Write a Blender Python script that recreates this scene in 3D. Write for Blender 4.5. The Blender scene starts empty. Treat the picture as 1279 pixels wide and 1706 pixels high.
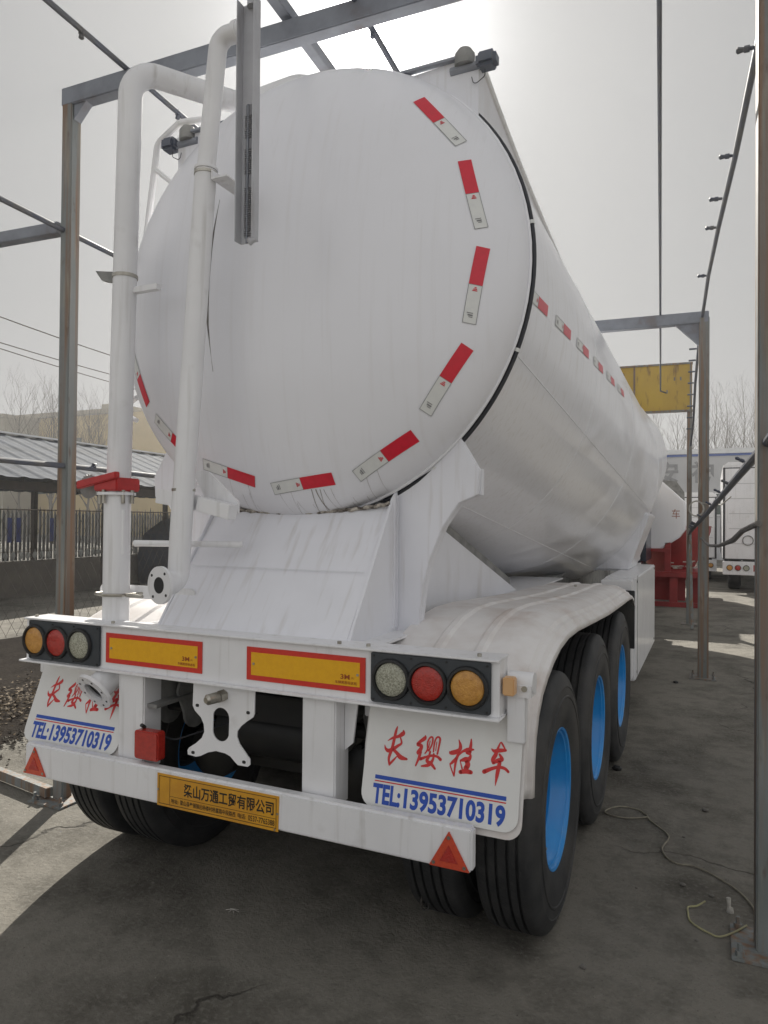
import bpy, bmesh, math, random
from mathutils import Vector, Matrix, noise
random.seed(7)
R = math.radians
scene = bpy.context.scene
COL = scene.collection

# ---------------------------------------------------------------- camera
def camera_matrix(yaw, pitch, roll, loc):
    f = Vector((-math.sin(yaw)*math.cos(pitch), math.cos(yaw)*math.cos(pitch), math.sin(pitch)))
    r = Vector((math.cos(yaw), math.sin(yaw), 0)); u = r.cross(f)
    r2 = math.cos(roll)*r + math.sin(roll)*u; u2 = -math.sin(roll)*r + math.cos(roll)*u
    m = Matrix(((r2.x, u2.x, -f.x, loc[0]), (r2.y, u2.y, -f.y, loc[1]), (r2.z, u2.z, -f.z, loc[2]), (0, 0, 0, 1)))
    return m
cam_data = bpy.data.cameras.new('camera'); cam = bpy.data.objects.new('camera', cam_data); COL.objects.link(cam)
cam.matrix_world = camera_matrix(0.4299, 0.0120, 0.0088, (1.756, -2.3215, 1.7083))
cam_data.sensor_width = 36; cam_data.sensor_fit = 'AUTO'; cam_data.lens = 1190.25/1706*36
cam_data.clip_start = 0.05; cam_data.clip_end = 1500
scene.camera = cam

# ---------------------------------------------------------------- world, sun, exposure
SUN_EL, SUN_AZ = R(34.8), R(-26.2)          # azimuth from +Y towards +X
sun_dir = Vector((math.cos(SUN_EL)*math.sin(SUN_AZ), math.cos(SUN_EL)*math.cos(SUN_AZ), math.sin(SUN_EL)))
world = bpy.data.worlds.new('World'); scene.world = world; world.use_nodes = True
nt = world.node_tree; nt.nodes.clear()
sky = nt.nodes.new('ShaderNodeTexSky'); sky.sky_type = 'NISHITA'; sky.sun_disc = False
sky.sun_elevation = SUN_EL; sky.sun_rotation = SUN_AZ; sky.air_density = 1.0; sky.dust_density = 6.0; sky.ozone_density = 1.0
hsv = nt.nodes.new('ShaderNodeHueSaturation'); hsv.inputs['Saturation'].default_value = 0.22
nt.links.new(sky.outputs[0], hsv.inputs['Color'])
# thin high cloud evens the sky out and spreads light round the sun
geo = nt.nodes.new('ShaderNodeTexCoord')
nrm = nt.nodes.new('ShaderNodeVectorMath'); nrm.operation = 'NORMALIZE'; nt.links.new(geo.outputs['Generated'], nrm.inputs[0])
dot = nt.nodes.new('ShaderNodeVectorMath'); dot.operation = 'DOT_PRODUCT'; nt.links.new(nrm.outputs[0], dot.inputs[0]); dot.inputs[1].default_value = sun_dir
mx = nt.nodes.new('ShaderNodeMath'); mx.operation = 'MAXIMUM'; nt.links.new(dot.outputs['Value'], mx.inputs[0]); mx.inputs[1].default_value = 0
def powr(e, k):
    p = nt.nodes.new('ShaderNodeMath'); p.operation = 'POWER'; nt.links.new(mx.outputs[0], p.inputs[0]); p.inputs[1].default_value = e
    m = nt.nodes.new('ShaderNodeMath'); m.operation = 'MULTIPLY'; nt.links.new(p.outputs[0], m.inputs[0]); m.inputs[1].default_value = k
    return m
SKY_BASE = 3.7
a1, a2, a3 = powr(20, .35), powr(190, 15.0), powr(1500, 160.0)
s1 = nt.nodes.new('ShaderNodeMath'); s1.operation = 'ADD'; nt.links.new(a1.outputs[0], s1.inputs[0]); nt.links.new(a2.outputs[0], s1.inputs[1])
s2 = nt.nodes.new('ShaderNodeMath'); s2.operation = 'ADD'; nt.links.new(s1.outputs[0], s2.inputs[0]); nt.links.new(a3.outputs[0], s2.inputs[1])
veil = nt.nodes.new('ShaderNodeMix'); veil.data_type = 'RGBA'; veil.inputs[0].default_value = 0.97
nt.links.new(hsv.outputs[0], veil.inputs[6]); veil.inputs[7].default_value = (SKY_BASE*0.985, SKY_BASE*0.985, SKY_BASE*0.985, 1)
# added fill: sky behind the camera brightened to lift the shaded tank rear
away = nt.nodes.new('ShaderNodeMapRange'); nt.links.new(dot.outputs['Value'], away.inputs['Value'])
for k_, x_ in zip(('From Min', 'From Max', 'To Min', 'To Max'), (-.35, .60, 2.0, 1.0)): away.inputs[k_].default_value = x_
dim = nt.nodes.new('ShaderNodeVectorMath'); dim.operation = 'SCALE'; nt.links.new(veil.outputs[2], dim.inputs[0]); nt.links.new(away.outputs[0], dim.inputs['Scale'])
addc = nt.nodes.new('ShaderNodeVectorMath'); addc.operation = 'ADD'
nt.links.new(dim.outputs[0], addc.inputs[0]); nt.links.new(s2.outputs[0], addc.inputs[1])
bg = nt.nodes.new('ShaderNodeBackground'); bg.inputs['Strength'].default_value = 0.07
nt.links.new(addc.outputs[0], bg.inputs['Color'])
wo = nt.nodes.new('ShaderNodeOutputWorld'); nt.links.new(bg.outputs[0], wo.inputs['Surface'])

sl = bpy.data.lights.new('sun', 'SUN'); sl.energy = 5.0; sl.angle = R(0.6); sl.color = (1.0, 0.95, 0.86)
sun = bpy.data.objects.new('sun', sl); COL.objects.link(sun)
sun.rotation_euler = (-sun_dir).to_track_quat('-Z', 'Y').to_euler(); sun.location = (0, 0, 30)
scene.view_settings.view_transform = 'Standard'; scene.view_settings.look = 'None'
scene.view_settings.exposure = 0.6; scene.view_settings.gamma = 1
scene.view_settings.use_curve_mapping = False
scene.cycles.max_bounces = 8; scene.cycles.diffuse_bounces = 4; scene.cycles.glossy_bounces = 3
scene.cycles.sample_clamp_indirect = 6

# ---------------------------------------------------------------- helpers
class MB:
    def __init__(s): s.v = []; s.f = []
    def add(s, vs, fs):
        n = len(s.v); s.v += [tuple(p) for p in vs]; s.f += [tuple(i+n for i in q) for q in fs]; return s
    def box(s, x0, x1, y0, y1, z0, z1):
        v = [(x, y, z) for z in (z0, z1) for y in (y0, y1) for x in (x0, x1)]
        return s.add(v, [(0,2,3,1),(4,5,7,6),(0,1,5,4),(2,6,7,3),(0,4,6,2),(1,3,7,5)])
    def bar(s, a, b, w, h=None, up=(0,0,1)):
        """square bar from a to b"""
        h = h or w; a = Vector(a); b = Vector(b); d = (b-a).normalized(); up = Vector(up)
        if abs(d.dot(up)) > 0.98: up = Vector((0,1,0))
        r = d.cross(up).normalized()*w/2; u = r.cross(d).normalized()*h/2
        v = [p+sx*r+sy*u for p in (a, b) for sx, sy in ((-1,-1),(1,-1),(1,1),(-1,1))]
        return s.add(v, [(3,2,1,0),(4,5,6,7),(0,1,5,4),(1,2,6,5),(2,3,7,6),(3,0,4,7)])
    def tube(s, pts, r, n=12, caps=True, closed=False):
        pts = [Vector(p) for p in pts]; rs = r if isinstance(r, (list, tuple)) else [r]*len(pts)
        N = len(pts); t0 = None; rings = []; nrmv = None
        for i, p in enumerate(pts):
            if closed: t = (pts[(i+1) % N]-pts[i-1]).normalized()
            elif i == 0: t = (pts[1]-p).normalized()
            elif i == N-1: t = (p-pts[i-1]).normalized()
            else: t = ((pts[i+1]-p).normalized()+(p-pts[i-1]).normalized()).normalized()
            if nrmv is None:
                a = Vector((0,0,1)) if abs(t.z) < 0.9 else Vector((0,1,0))
                nrmv = (a-a.dot(t)*t).normalized()
            else: nrmv = (nrmv-nrmv.dot(t)*t).normalized()
            b = t.cross(nrmv)
            rings.append([p+rs[i]*(math.cos(2*math.pi*k/n)*nrmv+math.sin(2*math.pi*k/n)*b) for k in range(n)])
        v = [q for rg in rings for q in rg]; f = []
        M = N if closed else N-1
        for i in range(M):
            j = (i+1) % N
            for k in range(n):
                l = (k+1) % n; f.append((i*n+k, i*n+l, j*n+l, j*n+k))
        if caps and not closed:
            f.append(tuple(reversed(range(n)))); f.append(tuple((N-1)*n+k for k in range(n)))
        return s.add(v, f)
    def lathe(s, prof, n=32, m=None, close=False):
        """prof [(r, h)], spun round local Z, placed by matrix m"""
        m = m or Matrix(); v = []; f = []; P = len(prof)
        for k in range(n):
            a = 2*math.pi*k/n
            v += [m @ Vector((r*math.cos(a), r*math.sin(a), h)) for r, h in prof]
        for k in range(n):
            l = (k+1) % n
            for i in range(P if close else P-1):
                j = (i+1) % P; f.append((k*P+i, l*P+i, l*P+j, k*P+j))
        return s.add(v, f)
    def cyl(s, a, b, r, n=16): return s.tube([a, b], r, n)
    def prism(s, poly, d, m=None):
        """poly [(x, y)] extruded by d along local Z, placed by m"""
        m = m or Matrix(); n = len(poly)
        v = [m @ Vector((x, y, 0)) for x, y in poly]+[m @ Vector((x, y, d)) for x, y in poly]
        return s.add(v, [tuple(reversed(range(n))), tuple(range(n, 2*n))]+[(i, (i+1) % n, n+(i+1) % n, n+i) for i in range(n)])
    def build(s, name, mat, parent=None, smooth=35, bevel=0):
        me = bpy.data.meshes.new(name); me.from_pydata(s.v, [], s.f); me.validate()
        bm = bmesh.new(); bm.from_mesh(me); bmesh.ops.remove_doubles(bm, verts=bm.verts, dist=1e-5)
        bmesh.ops.recalc_face_normals(bm, faces=bm.faces)
        if bevel:
            es = [e for e in bm.edges if len(e.link_faces) == 2 and e.calc_face_angle(0) > R(40)]
            bmesh.ops.bevel(bm, geom=es, offset=bevel, segments=2, affect='EDGES', clamp_overlap=True)
        bm.to_mesh(me); bm.free()
        if smooth:
            me.polygons.foreach_set('use_smooth', [True]*len(me.polygons)); me.set_sharp_from_angle(angle=R(smooth))
        me.materials.append(mat)
        o = bpy.data.objects.new(name, me); COL.objects.link(o)
        if parent: o.parent = parent
        return o
def pieces(name, m, parent, items, **k):
    """each small fixing is a mesh of its own"""
    out = []
    for fn in items:
        mb = MB(); fn(mb); out.append(mb.build(name, m, parent, **k))
    return out
def tag(o, label=None, cat=None, group=None, kind=None):
    if label: o['label'] = label
    if cat: o['category'] = cat
    if group: o['group'] = group
    if kind: o['kind'] = kind
    return o
def empty(name, loc=(0,0,0), rz=0):
    o = bpy.data.objects.new(name, None); COL.objects.link(o); o.location = loc; o.rotation_euler = (0, 0, rz); o.empty_display_size = .2
    return o
def copy_tree(o, parent=None):
    c = o.copy(); COL.objects.link(c); c.parent = parent
    for ch in list(o.children): copy_tree(ch, c)
    return c
XZ = Matrix.Rotation(R(90), 4, 'X')          # local x,y,z -> x, z up, facing -Y
def face_back(x, y, z): return Matrix.Translation((x, y, z)) @ XZ
def arc_pts(p0, p1, p2, r, n=8):
    """round the corner p1 with radius r"""
    p0, p1, p2 = map(Vector, (p0, p1, p2)); a = (p0-p1).normalized(); b = (p2-p1).normalized()
    ang = a.angle(b); t = r/math.tan(ang/2); c = p1+(a+b).normalized()*(r/math.sin(ang/2))
    s = p1+a*t-c; e = p1+b*t-c; out = []
    for i in range(n+1): out.append(c+s.slerp(e, i/n) if False else c+(s.lerp(e, i/n)).normalized()*r)
    return out
def bend(pts, r, n=8):
    out = [Vector(pts[0])]
    for i in range(1, len(pts)-1): out += arc_pts(pts[i-1], pts[i], pts[i+1], r, n)
    return out+[Vector(pts[-1])]
def rrect(x0, x1, y0, y1, r, n=6, rb=None):
    rb = r if rb is None else rb; out = []
    for cx, cy, a, q in ((x1-rb, y0+rb, -90, rb), (x1-r, y1-r, 0, r), (x0+r, y1-r, 90, r), (x0+rb, y0+rb, 180, rb)):
        if q < 1e-4: out.append((cx, cy)); continue
        for k in range(n+1):
            t = R(a+90*k/n); out.append((cx+q*math.cos(t), cy+q*math.sin(t)))
    return out

# ---------------------------------------------------------------- materials
def mat(name, c1, c2=None, rough=.5, metal=0, scale=6, vec=(1,1,1), lo=.4, hi=.65, detail=6, bump=0, bscale=None, coat=0, rvar=0, spec=.5,
        streak=None, emis=None, trans=0):
    m = bpy.data.materials.new(name); m.use_nodes = True; t = m.node_tree; N = t.nodes; L = t.links
    b = N['Principled BSDF']; b.inputs['Roughness'].default_value = rough; b.inputs['Metallic'].default_value = metal
    b.inputs['Specular IOR Level'].default_value = spec
    if coat: b.inputs['Coat Weight'].default_value = coat; b.inputs['Coat Roughness'].default_value = .12
    if trans: b.inputs['Transmission Weight'].default_value = trans
    tc = N.new('ShaderNodeTexCoord'); mp = N.new('ShaderNodeMapping'); L.new(tc.outputs['Object'], mp.inputs[0]); mp.inputs['Scale'].default_value = vec
    nz = N.new('ShaderNodeTexNoise'); nz.inputs['Scale'].default_value = scale; nz.inputs['Detail'].default_value = detail; nz.inputs['Roughness'].default_value = .6
    L.new(mp.outputs[0], nz.inputs['Vector'])
    rp = N.new('ShaderNodeValToRGB'); rp.color_ramp.elements[0].position = lo; rp.color_ramp.elements[1].position = hi
    rp.color_ramp.elements[0].color = (*c1, 1); rp.color_ramp.elements[1].color = (*(c2 or [x*.9 for x in c1]), 1)
    L.new(nz.outputs['Fac'], rp.inputs[0]); out = rp.outputs[0]
    for (col, sc, v, l, h, amt) in (streak or []):
        mp2 = N.new('ShaderNodeMapping'); L.new(tc.outputs['Object'], mp2.inputs[0]); mp2.inputs['Scale'].default_value = v
        n2 = N.new('ShaderNodeTexNoise'); n2.inputs['Scale'].default_value = sc; n2.inputs['Detail'].default_value = 5; L.new(mp2.outputs[0], n2.inputs['Vector'])
        r2 = N.new('ShaderNodeMapRange'); r2.inputs['From Min'].default_value = l; r2.inputs['From Max'].default_value = h; r2.inputs['To Max'].default_value = amt
        L.new(n2.outputs['Fac'], r2.inputs['Value'])
        mi = N.new('ShaderNodeMix'); mi.data_type = 'RGBA'; L.new(r2.outputs[0], mi.inputs[0]); L.new(out, mi.inputs[6]); mi.inputs[7].default_value = (*col, 1)
        out = mi.outputs[2]
    L.new(out, b.inputs['Base Color'])
    if rvar:
        mr = N.new('ShaderNodeMapRange'); L.new(nz.outputs['Fac'], mr.inputs['Value']); mr.inputs['To Min'].default_value = rough-rvar; mr.inputs['To Max'].default_value = rough+rvar
        L.new(mr.outputs[0], b.inputs['Roughness'])
    if bump:
        nb = N.new('ShaderNodeTexNoise'); nb.inputs['Scale'].default_value = bscale or scale*3; nb.inputs['Detail'].default_value = 5; L.new(mp.outputs[0], nb.inputs['Vector'])
        bp = N.new('ShaderNodeBump'); bp.inputs['Strength'].default_value = bump; bp.inputs['Distance'].default_value = .02; L.new(nb.outputs['Fac'], bp.inputs['Height']); L.new(bp.outputs[0], b.inputs['Normal'])
    if emis: b.inputs['Emission Color'].default_value = (*emis[0], 1); b.inputs['Emission Strength'].default_value = emis[1]
    return m
GRIME = (.30, .27, .23)
white = mat('white_paint', (.79,.79,.805), (.735,.735,.75), .38, coat=.25, scale=3, bump=.02, bscale=30, streak=[(GRIME, 5, (6,6,.35), .56, .78, .35), (GRIME, 9, (1,1,1), .62, .8, .25)])
tankw = mat('tank_paint', (.83,.835,.875), (.80,.805,.845), .34, coat=.4, scale=1.5, bump=.30, bscale=1.7, streak=[((.45,.41,.36), 6, (7,7,.22), .52, .80, .30)])
def add_wrinkles(m, y0, y1, amt):
    """loose protective film: long creases, growing along the barrel"""
    t = m.node_tree; N = t.nodes; L = t.links; b = N['Principled BSDF']; old = b.inputs['Normal'].links[0].from_socket
    tc = N.new('ShaderNodeTexCoord'); mp = N.new('ShaderNodeMapping'); mp.inputs['Scale'].default_value = (.8,.55,1.1); mp.inputs['Rotation'].default_value = (.7,.2,.3); L.new(tc.outputs['Object'], mp.inputs[0])
    n = N.new('ShaderNodeTexNoise'); n.noise_type = 'RIDGED_MULTIFRACTAL'; n.inputs['Scale'].default_value = 1.9; n.inputs['Detail'].default_value = 4; n.inputs['Distortion'].default_value = .8; L.new(mp.outputs[0], n.inputs['Vector'])
    sx = N.new('ShaderNodeSeparateXYZ'); L.new(tc.outputs['Object'], sx.inputs[0]); mr = N.new('ShaderNodeMapRange'); L.new(sx.outputs['Y'], mr.inputs['Value'])
    for k_, x_ in zip(('From Min', 'From Max', 'To Min', 'To Max'), (y0, y1, 0, amt)): mr.inputs[k_].default_value = x_
    bp = N.new('ShaderNodeBump'); bp.inputs['Distance'].default_value = .09; L.new(mr.outputs[0], bp.inputs['Strength']); L.new(n.outputs['Fac'], bp.inputs['Height']); L.new(old, bp.inputs['Normal']); L.new(bp.outputs[0], b.inputs['Normal'])
add_wrinkles(tankw, 1.2, 4.2, 1.0)
headw = mat('tank_head_paint', (.80,.805,.85), (.775,.78,.82), .36, coat=.3, scale=1.5, bump=.03, bscale=2.5, streak=[((.48,.44,.40), 7, (5,1,.15), .55, .85, .16), ((.42,.39,.36), 22, (4,1,.10), .62, .85, .16)])
guardw = mat('dusty_white_paint', (.74,.72,.71), (.60,.55,.52), .5, scale=5, lo=.42, hi=.72, bump=.04, bscale=40, streak=[((.42,.30,.24), 5, (1.6,.4,1), .58, .75, .45)])
skirtw = mat('skirt_white_paint', (.765,.77,.815), (.715,.72,.76), .42, scale=2.5, bump=.02, bscale=20, streak=[((.40,.36,.31), 6, (6,1.0,.35), .54, .78, .40)])
plastic = mat('dark_grey_plastic', (.035,.042,.05), (.045,.052,.06), .45, scale=20)
blackp = mat('black_chassis_paint', (.012,.013,.015), (.02,.02,.02), .5, scale=8)
rubber = mat('tyre_rubber', (.020,.021,.023), (.042,.042,.042), .62, scale=7, lo=.45, hi=.7, bump=.06, bscale=60, streak=[((.085,.078,.068), 2.2, (1,1,1), .50, .75, .55)])
hubblue = mat('blue_rim_paint', (.010,.24,.64), (.016,.28,.70), .35, coat=.3, scale=5, streak=[((.25,.3,.35), 6, (1,1,1), .62, .8, .35)])
yellowr = mat('yellow_reflective', (.80,.42,.006), (.76,.38,.006), .35, scale=60, bump=.05, bscale=300)
redr = mat('red_reflective', (.62,.035,.02), (.56,.03,.02), .35, scale=60)
redst = mat('red_sticker', (.66,.02,.045), (.60,.02,.04), .3, scale=40)
silst = mat('silver_sticker', (.72,.73,.71), (.68,.69,.68), .28, scale=40)
line = mat('sticker_outline', (.10,.10,.10), None, .5)
greyink = mat('grey_print', (.22,.22,.23), None, .6)
redink = mat('red_lettering', (.62,.02,.02), (.56,.02,.02), .4)
blueink = mat('blue_lettering', (.01,.07,.42), (.01,.06,.38), .4)
blackink = mat('black_lettering', (.012,.010,.008), None, .5)
brownink = mat('brown_print', (.35,.07,.01), None, .5)
flapw = mat('mudflap_white_plastic', (.74,.74,.72), (.69,.69,.68), .42, scale=3, streak=[((.4,.36,.32), 4, (2,2,1), .55, .8, .3)])
platey = mat('name_plate_yellow', (.66,.33,.02), (.58,.27,.02), .4, scale=9, streak=[((.30,.14,.02), 5, (1,1,1), .5, .8, .4)])
tri = mat('triangle_reflector_red', (.60,.075,.03), (.52,.06,.03), .25, coat=.4, scale=90, bump=.2, bscale=260)
redl = mat('red_lens', (.46,.025,.015), (.36,.02,.012), .22, coat=.5, scale=70, bump=.35, bscale=230)
ambl = mat('amber_lens', (.62,.31,.06), (.50,.23,.04), .22, coat=.5, scale=70, bump=.35, bscale=230)
clrl = mat('clear_lens', (.50,.50,.40), (.26,.26,.20), .2, coat=.5, scale=190, lo=.42, hi=.58, bump=.5, bscale=200)
amb2 = mat('side_lamp_amber', (.70,.42,.20), None, .3)
steel = mat('zinc_steel', (.45,.43,.38), (.30,.28,.24), .35, metal=.9, scale=20)
hosem = mat('black_hose', (.02,.022,.03), (.03,.03,.035), .5, scale=10)
rust = mat('rusty_painted_steel', (.20,.215,.215), (.15,.165,.16), .6, scale=4, vec=(1,1,.4), bump=.12, bscale=40,
           streak=[((.21,.12,.065), 3.5, (7,7,.22), .44, .64, .92), ((.30,.29,.24), 6, (4,4,.5), .58, .75, .6), ((.09,.045,.025), 14, (1.5,1.5,.5), .60, .74, .6)])
beamm = mat('weathered_blue_grey_steel_and_flare', (.24,.26,.30), (.18,.19,.22), .6, scale=4, bump=.08, bscale=40, streak=[((.16,.10,.075), 4, (1,1,1), .60, .78, .55)])
redp = mat('red_valve_paint', (.52,.04,.04), (.42,.03,.03), .4, scale=20)
hubs = mat('grease_black', (.02,.02,.02), (.05,.045,.04), .6, scale=20)
hangw = mat('grey_dusty_steel', (.26,.26,.25), (.15,.15,.15), .6, scale=9)

def add_tread(m):
    """fine cross cuts in the tread ribs"""
    t = m.node_tree; N = t.nodes; L = t.links; b = N['Principled BSDF']; old = b.inputs['Normal'].links[0].from_socket
    tc = N.new('ShaderNodeTexCoord'); sx = N.new('ShaderNodeSeparateXYZ'); L.new(tc.outputs['Object'], sx.inputs[0])
    def mth(op, *a):
        n = N.new('ShaderNodeMath'); n.operation = op
        for i, v in enumerate(a):
            if isinstance(v, (int, float)): n.inputs[i].default_value = v
            else: L.new(v, n.inputs[i])
        return n.outputs[0]
    ang = mth('ARCTAN2', sx.outputs['Y'], sx.outputs['Z']); zig = mth('MULTIPLY', mth('SINE', mth('MULTIPLY', sx.outputs['X'], 150)), .006)
    cut = mth('GREATER_THAN', mth('SINE', mth('MULTIPLY', mth('ADD', ang, zig), 150)), .62)
    rad = mth('SQRT', mth('ADD', mth('POWER', sx.outputs['Y'], 2), mth('POWER', sx.outputs['Z'], 2)))
    h = mth('SUBTRACT', 1, mth('MULTIPLY', cut, mth('GREATER_THAN', rad, .543)))
    bp = N.new('ShaderNodeBump'); bp.inputs['Strength'].default_value = .7; bp.inputs['Distance'].default_value = .004; L.new(h, bp.inputs['Height']); L.new(old, bp.inputs['Normal']); L.new(bp.outputs[0], b.inputs['Normal'])
add_tread(rubber)

# ---------------------------------------------------------------- lettering
def text_geo(body, offset=.0, shear=0):
    cu = bpy.data.curves.new('lettering', 'FONT'); cu.body = body; cu.offset = offset; cu.shear = shear; cu.resolution_u = 4
    o = bpy.data.objects.new('lettering', cu); COL.objects.link(o)
    dg = bpy.context.evaluated_depsgraph_get(); me = bpy.data.meshes.new_from_object(o.evaluated_get(dg))
    v = [tuple(p.co) for p in me.vertices]; f = [tuple(p.vertices) for p in me.polygons]
    bpy.data.objects.remove(o); bpy.data.meshes.remove(me); bpy.data.curves.remove(cu)
    return v, f
def lettering(mb, body, x0, x1, z0, z1, m, offset=0, shear=0):
    """fit text into a box of the local plane of m"""
    v, f = text_geo(body, offset, shear)
    if not v: return
    ax, bx = min(p[0] for p in v), max(p[0] for p in v); ay, by = min(p[1] for p in v), max(p[1] for p in v)
    mb.add([m @ Vector((x0+(p[0]-ax)/(bx-ax)*(x1-x0), z0+(p[1]-ay)/(by-ay)*(z1-z0), 0)) for p in v], f)
STROKES = [[[0.7229,1.0139,0.0044],[0.7188,0.998,0.0099],[0.7139,0.9648,0.011],[0.7089,0.9354,0.011],[0.7007,0.9055,0.0099],[0.7052,0.8831,0.0066]],[[0.6906,0.9626,0.0022],[0.7096,0.9748,0.0088],[0.7305,0.9824,0.011],[0.7471,0.9942,0.0154],[0.7481,1.0029,0.0066]],[[0.7389,0.9778,0.0055],[0.7443,0.9614,0.0077],[0.7308,0.95,0.0099],[0.712,0.9359,0.0132],[0.6952,0.9296,0.0132],[0.6845,0.9358,0.0088],[0.6801,0.9467,0.0026]],[[0.712,0.9378,0.011],[0.7289,0.9268,0.0121],[0.7458,0.914,0.0165],[0.7697,0.9109,0.0077]],[[0.7051,0.8851,0.0088],[0.7187,0.9005,0.0077],[0.7322,0.9159,0.0033]],[[0.8334,0.9973,0.0044],[0.8315,0.9886,0.0132],[0.8153,0.9751,0.011],[0.8073,0.9646,0.0121],[0.8215,0.9628,0.011],[0.8196,0.9512,0.0132],[0.8106,0.9386,0.0132],[0.8096,0.9329,0.0044]],[[0.8197,0.9419,0.011],[0.8158,0.9225,0.0099],[0.8058,0.8946,0.0055]],[[0.8219,0.9187,0.011],[0.8421,0.9282,0.0077],[0.8602,0.9346,0.0088],[0.8822,0.9351,0.0088],[0.8962,0.9269,0.011]],[[0.837,0.9387,0.0044],[0.8449,0.953,0.0066],[0.8437,0.9772,0.0062],[0.8526,0.9943,0.0062],[0.8617,0.9928,0.0066],[0.8599,0.9701,0.0062],[0.85,0.95,0.0066]],[[0.8527,0.9822,0.0035],[0.8489,0.9592,0.0035]],[[0.8681,0.9488,0.0055],[0.8698,0.9808,0.0062],[0.8777,0.9977,0.0062],[0.8886,0.9946,0.0077],[0.8869,0.9702,0.007],[0.8831,0.9436,0.0066]],[[0.8778,0.9819,0.0035],[0.876,0.9537,0.0035]],[[0.8561,0.9471,0.0066],[0.8522,0.9297,0.0088],[0.8463,0.9157,0.011],[0.8624,0.9088,0.0121],[0.8785,0.8945,0.0077]],[[0.8701,0.9417,0.0066],[0.8683,0.9228,0.0088],[0.8544,0.9039,0.0121],[0.8282,0.8961,0.0055]],[[0.9581,0.9991,0.0033],[0.965,0.9826,0.011],[0.9632,0.9676,0.0132],[0.9477,0.9581,0.0154],[0.9321,0.954,0.0132],[0.9281,0.9571,0.0044]],[[0.9632,0.9603,0.0099],[0.9547,0.9389,0.0099],[0.951,0.9126,0.0077],[0.9503,0.8812,0.0044]],[[0.9547,0.9389,0.011],[0.9382,0.9217,0.0088],[0.9334,0.9136,0.0044],[0.9493,0.8829,0.0055]],[[0.9614,0.949,0.0044],[0.9748,0.9638,0.0077],[0.994,0.9721,0.0132],[1.0131,0.9748,0.0055]],[[1.0024,1.007,0.0044],[1.0025,0.9897,0.0099],[0.9998,0.9638,0.0132]],[[0.9902,0.9624,0.011],[1.0037,0.9552,0.0077],[0.9981,0.9416,0.0154],[0.9866,0.9399,0.0154],[0.9693,0.9337,0.0066]],[[0.9683,0.9317,0.0033],[0.9772,0.9092,0.0055]],[[0.9904,0.9368,0.0154],[0.9963,0.925,0.0176],[0.9906,0.9113,0.0176]],[[0.9715,0.8974,0.0132],[0.9907,0.9022,0.0154],[1.0098,0.9015,0.0132]],[[1.0762,0.9857,0.0033],[1.0865,0.98,0.011],[1.105,0.9844,0.0132],[1.1252,0.9874,0.0088]],[[1.1252,0.9874,0.0044],[1.114,1.0036,0.0066],[1.1066,1.0098,0.0044],[1.0984,0.9907,0.0077],[1.0921,0.97,0.0132],[1.0829,0.9525,0.0132],[1.0849,0.942,0.0088]],[[1.0849,0.942,0.0099],[1.0996,0.9514,0.0132],[1.1144,0.9572,0.0132],[1.1088,0.9671,0.0088],[1.105,0.9719,0.0066]],[[1.107,0.9525,0.0132],[1.1053,0.9343,0.0132],[1.1009,0.9068,0.0121],[1.0969,0.8721,0.0018]],[[1.0552,0.9104,0.0143],[1.0813,0.9235,0.011],[1.1035,0.9314,0.0099],[1.1256,0.9303,0.0099],[1.1384,0.9216,0.0088]]]
def brush(mb, strokes, cx, m):
    """tapering brush strokes in the local plane of m"""
    for si, s in enumerate(strokes):
        pts = []; n = len(s)
        for i in range(n-1):       # catmull-rom
            p = [s[max(i-1, 0)], s[i], s[i+1], s[min(i+2, n-1)]]
            for k in range(5):
                t = k/5; pts.append([.5*((2*p[1][c])+(-p[0][c]+p[2][c])*t+(2*p[0][c]-5*p[1][c]+4*p[2][c]-p[3][c])*t*t+(-p[0][c]+3*p[1][c]-3*p[2][c]+p[3][c])*t**3) for c in range(3)])
        pts.append(s[-1]); L_, R_ = [], []; z = si*1e-5
        for i, p in enumerate(pts):
            a, b = pts[max(i-1, 0)], pts[min(i+1, len(pts)-1)]; d = Vector((b[0]-a[0], b[1]-a[1])); d = d.normalized() if d.length else Vector((1, 0))
            w = max(p[2], .0015)/2; L_.append(m @ Vector((p[0]-cx-d.y*w, p[1]+d.x*w, z))); R_.append(m @ Vector((p[0]-cx+d.y*w, p[1]-d.x*w, z)))
        N = len(pts); mb.add(L_+R_, [(i, i+1, N+i+1, N+i) for i in range(N-1)])
        for q in (pts[0], pts[-1]):
            w = max(q[2], .0015)/2; mb.add([m @ Vector((q[0]-cx+w*math.cos(k*math.pi/4), q[1]+w*math.sin(k*math.pi/4), z)) for k in range(8)], [tuple(range(8))])
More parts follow.
